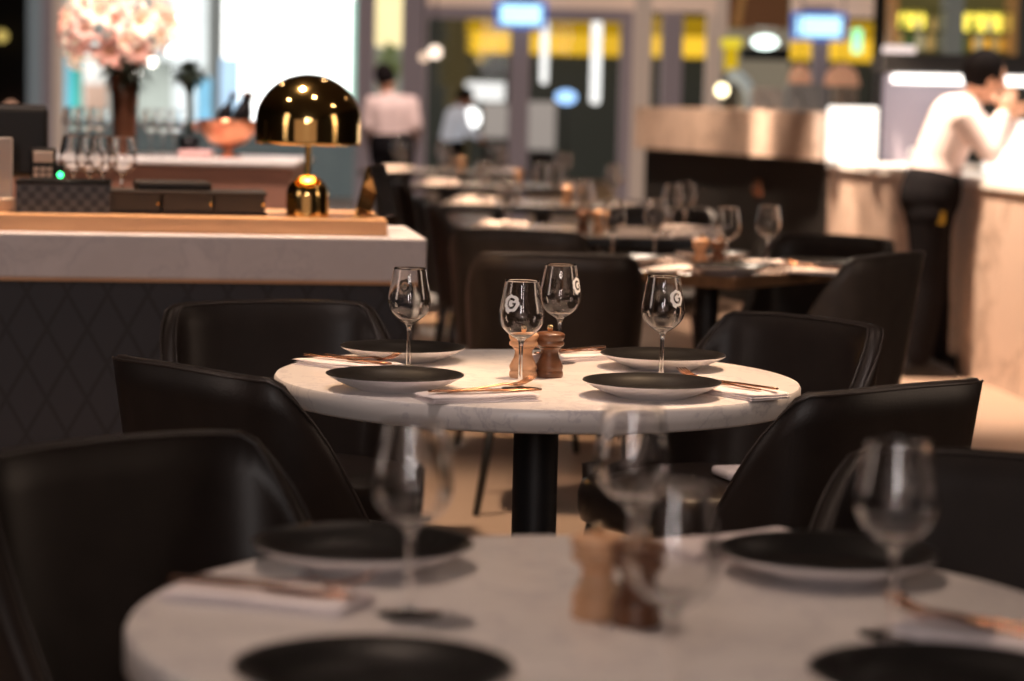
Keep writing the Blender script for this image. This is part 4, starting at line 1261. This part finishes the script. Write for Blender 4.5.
# ------------------------------------------------------------------ people
def flesh(bm, a, b, ra, rb, flat=1.0):
    # tapered limb segment with round ends; flat squeezes it along y
    a = Vector(a); b = Vector(b); d = b - a; L = max(d.length, 1e-4)
    q = d.to_track_quat('Z', 'Y')
    prof = []
    for k in range(7): prof.append((ra * math.sin(R(15 * k)), -ra * math.cos(R(15 * k))))
    for k in range(7): prof.append((rb * math.cos(R(15 * k)), L + rb * math.sin(R(15 * k))))
    prof[0] = (0, prof[0][1]); prof[-1] = (0, prof[-1][1])
    t = bmesh.new(); lathe(t, prof, 20)
    me = bpy.data.meshes.new('tmp')
    bmesh.ops.transform(t, matrix=Matrix.Translation(a) @ q.to_matrix().to_4x4(), verts=t.verts)
    bmesh.ops.recalc_face_normals(t, faces=t.faces)
    t.to_mesh(me); t.free(); bm.from_mesh(me); bpy.data.meshes.remove(me)

def remeshed(bm, name, mat, parent, voxel=0.014, smooth=6):
    me = bpy.data.meshes.new(name); bm.to_mesh(me); bm.free()
    o = bpy.data.objects.new(name, me); COL.objects.link(o)
    md = o.modifiers.new('r', 'REMESH'); md.mode = 'VOXEL'; md.voxel_size = voxel
    sm = o.modifiers.new('s', 'SMOOTH'); sm.iterations = smooth; sm.factor = 0.5
    dg = bpy.context.evaluated_depsgraph_get(); dg.update()
    nm = bpy.data.meshes.new_from_object(o.evaluated_get(dg))
    bpy.data.objects.remove(o)
    for p in nm.polygons: p.use_smooth = True
    nm.materials.clear(); nm.materials.append(mat)
    r = bpy.data.objects.new(name, nm); COL.objects.link(r); r.parent = parent
    return r

def add_ellipsoid(bm, c, s, rot=None, u=24, v=16):
    r = bmesh.ops.create_uvsphere(bm, u_segments=u, v_segments=v, radius=1.0)
    M4 = Matrix.Translation(c) @ (rot.to_matrix().to_4x4() if rot else Matrix.Identity(4)) @ Matrix.Diagonal((*s, 1))
    bmesh.ops.transform(bm, matrix=M4, verts=r['verts'])

def finger_bm(bm, wrist, d, up, sc=1.0, curl=0.5):
    d = d.normalized(); side = d.cross(up).normalized(); up = side.cross(d).normalized()
    # palm
    add_ellipsoid(bm, wrist + d * 0.045 * sc, (0.043 * sc, 0.05 * sc, 0.016 * sc), Matrix((side, d, up)).transposed().to_quaternion(), 16, 10)
    for k, (off, ln) in enumerate(((-0.027, 0.062), (-0.009, 0.074), (0.009, 0.078), (0.026, 0.068))):
        p = wrist + d * 0.078 * sc + side * off * sc
        pts = [p]
        ang = 0
        for j in range(3):
            ang += curl * (0.5 + 0.35 * j)
            p = p + (d * math.cos(ang) - up * math.sin(ang)) * ln * sc / 3 * (1.15 - .15 * j)
            pts.append(p)
        tube(bm, pts, [0.0095 * sc, 0.009 * sc, 0.008 * sc, 0.006 * sc], 8)
    p = wrist + d * 0.025 * sc - side * 0.032 * sc
    tube(bm, [p, p + (d * .6 - side * .8) * 0.03 * sc, p + (d * 1.1 - side * .9) * 0.05 * sc - up * .01], [0.012 * sc, 0.0105 * sc, 0.007 * sc], 8)

def person(label, J, hair, head_c, head_dir, shirt_mat, hands=True, sleeves=True):
    """J: dict of joints in world space."""
    root = thing('person', label, 'person', (J['pelvis'].x, J['pelvis'].y, 0))
    off = Vector((-J['pelvis'].x, -J['pelvis'].y, 0))
    K = {k: v + off for k, v in J.items()}
    hipv = K['hr'] - K['hl']; shv = K['sr'] - K['sl']
    def torso(bm, g):
        for f in (-.35, .35):
            flesh(bm, K['pelvis'] + hipv * f, K['waist'] + shv * f * .42, .115 + g, .10 + g)
            flesh(bm, K['waist'] + shv * f * .42, K['chest'] + shv * f * .55, .10 + g, .105 + g)
        flesh(bm, K['chest'], K['chest'].lerp(K['neck'], .6), .10 + g, .06 + g)
    def arms(bm, g, f=1.0):
        for a_ in 'lr':
            flesh(bm, K['chest'].lerp(K['neck'], .25), K['s' + a_], .07 + g, .058 + g)
            flesh(bm, K['s' + a_], K['e' + a_], .056 + g, .042 + g)
            flesh(bm, K['e' + a_], K['e' + a_].lerp(K['w' + a_], f), .042 + g, .030 + g)
    def legs(bm, g, f=1.0):
        for a_ in 'lr':
            flesh(bm, K['pelvis'], K['h' + a_], .10 + g, .098 + g)
            flesh(bm, K['h' + a_], K['k' + a_], .095 + g, .058 + g)
            flesh(bm, K['k' + a_], K['k' + a_].lerp(K['a' + a_], .35), .058 + g, .056 + g)
            flesh(bm, K['k' + a_].lerp(K['a' + a_], .35), K['k' + a_].lerp(K['a' + a_], f), .056 + g, .040 + g * 1.2)
    bm = bmesh.new(); torso(bm, 0); arms(bm, 0); legs(bm, 0)
    flesh(bm, K['chest'].lerp(K['neck'], .5), K['neck'], .06, .052); flesh(bm, K['neck'], K['head'], .052, .055)
    for a_ in 'lr': flesh(bm, K['a' + a_], K['a' + a_].lerp(K['t' + a_], .55), .036, .022)
    body = remeshed(bm, 'body', M['skin'], root)
    # head, face, ears and hands joined into the same body mesh
    bm = bmesh.new(); bm.from_mesh(body.data)
    hd = head_dir.normalized()
    upv = (J['head'] - J['neck']).normalized()
    side = hd.cross(upv).normalized(); upv = side.cross(hd).normalized()
    q = Matrix((side, hd, upv)).transposed().to_quaternion()
    hc = head_c + off
    add_ellipsoid(bm, hc, (0.075, 0.095, 0.115), q)
    add_ellipsoid(bm, hc + hd * .03 - upv * .055, (0.052, 0.06, 0.06), q)
    add_ellipsoid(bm, hc + hd * .098 - upv * .02, (0.013, 0.018, 0.022), q, 12, 8)
    add_ellipsoid(bm, hc + hd * .086 - upv * .062, (0.024, 0.012, 0.008), q, 12, 8)
    for s in (-1, 1):
        add_ellipsoid(bm, hc + side * s * .076 - upv * .012, (0.01, 0.02, 0.032), q, 12, 8)
        add_ellipsoid(bm, hc + side * s * .032 + hd * .084 + upv * .006, (0.014, 0.01, 0.009), q, 12, 8)
    if hands:
        for w, e in (('wl', 'el'), ('wr', 'er')):
            d = (J[w] - J[e])
            finger_bm(bm, J[w] + off, d, Vector((0.2, -0.5, 0.9)))
    bm.to_mesh(body.data); bm.free()
    for p in body.data.polygons: p.use_smooth = True
    # hair cap
    bm = bmesh.new()
    add_ellipsoid(bm, hc - hd * .018 + upv * .022, (0.086, 0.098, 0.112), q)
    for v in list(bm.verts):
        l = v.co - hc
        if l.dot(hd) > 0.055 and l.dot(upv) < 0.05: v.co -= hd * (l.dot(hd) - 0.03)
        if l.dot(upv) < -0.055: v.co += upv * (-0.055 - l.dot(upv))
    link('hair', bm, hair, root)
    bm = bmesh.new(); torso(bm, .018); arms(bm, .014, .85)
    remeshed(bm, 'shirt', shirt_mat, root)
    bm = bmesh.new(); legs(bm, .02)
    for f in (-.35, .35): flesh(bm, K['pelvis'] + hipv * f, K['pelvis'].lerp(K['waist'], .3) + hipv * f, .125 + .02, .118 + .02)
    remeshed(bm, 'trousers', M['trousers'], root)
    for a, tt in (('al', 'tl'), ('ar', 'tr')):
        d = (J[tt] - J[a]); d.z = 0; d.normalize()
        bm = bmesh.new()
        c = J[a] + off; c.z = 0
        rows = []
        for u, w, h in ((-.075, .03, .07), (-.055, .045, .10), (.0, .052, .12), (.06, .052, .095), (.12, .052, .065), (.17, .046, .045), (.2, .022, .025)):
            s = Vector((-d.y, d.x, 0)); m = c + d * u
            rows.append([m - s * w, m + s * w, m + s * w * .9 + Vector((0, 0, h * .6)), m + s * w * .4 + Vector((0, 0, h)), m - s * w * .4 + Vector((0, 0, h)), m - s * w * .9 + Vector((0, 0, h * .6))])
        v = grid_surface(bm, rows, closed=True); bm.faces.new(v[0]); bm.faces.new(v[-1][::-1])
        link('shoe', bm, M['plastic'], root)
    return root

V = Vector
WY = 11.75
def w(px, py, dy=0.0): return at(px, py, WY + dy)
J = dict(pelvis=w(930, 196), waist=w(938, 160), chest=w(955, 120), neck=w(973, 98), head=w(981, 84),
         sl=w(962, 112, .16), el=w(998, 140, .22), wl=w(1012, 118, .12),
         sr=w(966, 116, -.17), er=w(990, 152, -.20), wr=w(1004, 112, -.12),
         hl=w(928, 212, .085), kl=w(934, 280, .12), al=w(936, 352, .16), tl=w(958, 359, .16),
         hr=w(930, 214, -.085), kr=w(928, 285, -.1), ar=w(918, 354, -.1), tr=w(938, 362, -.1))
for k in ('al', 'ar'): J[k].z = 0.09
for k in ('tl', 'tr'): J[k].z = 0.045
wt_ = person('waiter in white shirt and black trousers leaning on the stone counter, hand at his chin', J, M['hair'], w(985, 77), V((1, 0.25, -0.25)), M['shirt'])
bm = bmesh.new(); box(bm, -.018, .018, -.006, .006, -.03, .03, .005)
o = link('key_tag', bm, em('tag_orange', (.7, .28, .03), .35), wt_, False); q = w(941, 218, -.19); o.location = (q.x - wt_.location.x, q.y, q.z); o.location.y = q.y - wt_.location.y

WY = 20.6
J = dict(pelvis=w(392, 146), waist=w(391, 130), chest=w(390, 109), neck=w(387, 93), head=w(385, 86),
         sl=w(372, 104), el=w(368, 126, -.03), wl=w(372, 146, .14),
         sr=w(411, 104), er=w(416, 126, -.03), wr=w(412, 145, .14),
         hl=w(383, 153), kl=w(383, 195, .02), al=w(382, 234), tl=w(382, 240, .15),
         hr=w(401, 153), kr=w(402, 195, .02), ar=w(402, 234), tr=w(402, 240, .15))
for k in ('al', 'ar'): J[k].z = 0.09
for k in ('tl', 'tr'): J[k].z = 0.045
person('waiter in a pale shirt and dark trousers, standing with his back turned by the windows', J, M['hair'], w(385, 79), V((-0.45, 0.9, -0.3)), pm('shirt_pale', (0.60, 0.46, 0.43), 0.85, bump=.2, bscale=60))

WY = 28.0
J = dict(pelvis=w(450, 150), waist=w(452, 137), chest=w(457, 118), neck=w(463, 106), head=w(464, 101),
         sl=w(452, 114, .1), el=w(466, 128, .1), wl=w(474, 134, .1),
         sr=w(459, 118, -.14), er=w(470, 132, -.16), wr=w(478, 136, -.1),
         hl=w(446, 157, .05), kl=w(448, 180), al=w(446, 202), tl=w(456, 205),
         hr=w(454, 157, -.05), kr=w(458, 180), ar=w(456, 202), tr=w(466, 205))
for k in ('al', 'ar'): J[k].z = 0.09
for k in ('tl', 'tr'): J[k].z = 0.045
person('person in a white top bending forward outside the left glass door', J, M['hair'], w(465, 99), V((1, 0.1, -0.6)), pm('shirt_blue_white', (0.6, 0.62, 0.68), 0.85, emit=(.5, .53, .6), estr=.45))

# ------------------------------------------------------------------ lights
def area(name, loc, target, size, power, col, sy=None, spread=180):
    l = bpy.data.lights.new(name, 'AREA'); l.energy = power; l.color = col
    l.shape = 'RECTANGLE'; l.size = size; l.size_y = sy or size; l.spread = R(spread)
    o = bpy.data.objects.new(name, l); COL.objects.link(o)
    o.location = loc
    o.rotation_euler = (Vector(target) - Vector(loc)).to_track_quat('-Z', 'Y').to_euler()
    return o
def spot(name, loc, target, power, col, ang=50, blend=0.6, rad=0.07):
    l = bpy.data.lights.new(name, 'SPOT'); l.energy = power; l.color = col
    l.spot_size = R(ang); l.spot_blend = blend; l.shadow_soft_size = rad
    o = bpy.data.objects.new(name, l); COL.objects.link(o)
    o.location = loc
    o.rotation_euler = (Vector(target) - Vector(loc)).to_track_quat('-Z', 'Y').to_euler()
    return o
WARM = (1.0, 0.66, 0.40); PINK = (1.0, 0.80, 0.72)
spot('overhead_spot', (0.75, 5.3, 3.3), (0.34, 4.65, 0.75), 480, WARM, 26, .7)
spot('overhead_spot', (-0.9, 5.35, 3.3), (-0.38, 4.72, 0.75), 340, WARM, 17, .5)
spot('overhead_spot', (0.0, 3.6, 3.3), (0.1, 4.7, 0.75), 110, PINK, 45, .7)
spot('overhead_spot', (-0.5, 3.0, 3.3), (0.15, 2.6, 0.75), 118, (1, .74, .58), 45, .7)
spot('overhead_spot', (0.65, 8.1, 3.3), (0.65, 7.9, 0.75), 600, WARM, 22, .5, .1)
spot('overhead_spot', (0.2, 10.2, 3.3), (0.2, 10, 0.75), 1500, WARM, 26, .5, .12)
spot('overhead_spot', (0.0, 12.5, 3.3), (0.0, 12.3, 0.75), 1500, WARM, 26, .5, .12)
spot('overhead_spot', (-0.4, 14.9, 3.3), (-0.4, 14.7, 0.75), 1500, WARM, 26, .5, .12)
spot('overhead_spot', (-0.8, 17.5, 3.3), (-0.8, 17.3, 0.75), 1500, WARM, 26, .5, .12)
spot('overhead_spot', (-0.9, 6.75, 3.3), (-0.75, 6.95, 0.9), 620, (1, .74, .52), 55, .6)
spot('overhead_spot', (-1.5, 9.4, 3.3), (-1.5, 10.2, 0.9), 420, PINK, 50, .6)
spot('overhead_spot', (1.45, 11.3, 3.3), (1.75, 11.0, 0.0), 1700, (1, .76, .57), 50, .8)
spot('overhead_spot', (1.35, 13.6, 3.3), (1.85, 14.0, 0.5), 1200, (1, .76, .57), 40, .6)
spot('overhead_spot', (1.25, 15.9, 3.3), (1.25, 16.6, 1.1), 500, WARM, 34, .7)
spot('overhead_spot', (2.6, 11.6, 3.3), (2.55, 11.8, 0.95), 420, (1, .85, .72), 45, .5)
area('window_light', (-0.5, -2.6, 2.35), (0.1, 4.0, 1.2), 0.55, 45, (1, .93, .90), 1.3)
area('window_light', (0.9, -2.6, 2.6), (0.1, 4.0, 1.2), 0.35, 16, (1, .85, .8), 1.0)
spot('overhead_spot', (-0.7, 18.9, 3.3), (-0.9, 20.6, 1.1), 500, PINK, 50, .6)
spot('overhead_spot', (0.6, 14.6, 3.3), (1.0, 17.0, 1.1), 600, (1, .76, .57), 45, .7)
e = at(757, 125, 15.27); spot('overhead_spot', (e.x - .30, e.y - .10, 2.6), (e.x, e.y, e.z), 1100, (1, .76, .57), 14, .5)
spot('overhead_spot', (0.9, 13.6, 3.2), (1.45, 16.0, 1.1), 380, (1, .76, .57), 40, .7)
e = at(842, 185, 14.18); spot('overhead_spot', (e.x - .30, e.y - .12, 2.6), (e.x, e.y, e.z - .1), 900, (1, .76, .57), 20, .6)
area('side_fill', (-3.6, 3.6, 1.9), (0, 4.4, 1.0), 0.8, 12, (1, .80, .7), 1.6)  # added lamp, no window here: streaks on the glasses, rim light on chairs
area('side_fill', (3.6, 4.6, 1.9), (0, 4.5, 1.0), 0.8, 14, (1, .74, .56), 1.6)  # added lamp on the other side, likewise without a window
for k_, (tx, ty) in enumerate((T3, T4, T5, T6, T7)): spot('overhead_spot', (tx - .5, ty + 2.6, 3.0), (tx, ty, .85), 300 + 90 * k_, (1, .8, .62), 18, .6, .18)  # added unseen spots behind the tables to put glints in the glasses
for x_ in (-2.1, -0.1, 2.0):
    for y_ in (5.9, 9.2, 12.6, 16.4): spot('overhead_spot', (x_, y_, 3.36), (x_ * .8, y_ + .1, 0), 26, (1, .74, .58), 130, 1.0, .06)

wd_ = bpy.data.worlds.new('World'); scn.world = wd_; wd_.use_nodes = True
bg = wd_.node_tree.nodes['Background']
bg.inputs[0].default_value = (0.60, 0.40, 0.33, 1); bg.inputs[1].default_value = 0.55

# ------------------------------------------------------------------ camera
cam = bpy.data.cameras.new('camera'); co = bpy.data.objects.new('camera', cam); COL.objects.link(co)
co.location = (0, 0, CAMZ); co.rotation_euler = Matrix((RV, UV, -_f0)).transposed().to_euler()
cam.sensor_width = 36; cam.lens = F / 1024 * 36
cam.dof.use_dof = True; cam.dof.focus_distance = 4.6; cam.dof.aperture_fstop = 3.0
cam.clip_end = 200; cam.clip_start = 0.05
scn.camera = co
scn.view_settings.view_transform = 'Standard'
scn.view_settings.look = 'None'
scn.view_settings.exposure = 0.12
scn.cycles.use_denoising = True
scn.cycles.max_bounces = 12
scn.cycles.transparent_max_bounces = 32
scn.cycles.sample_clamp_indirect = 6
scn.cycles.caustics_refractive = True
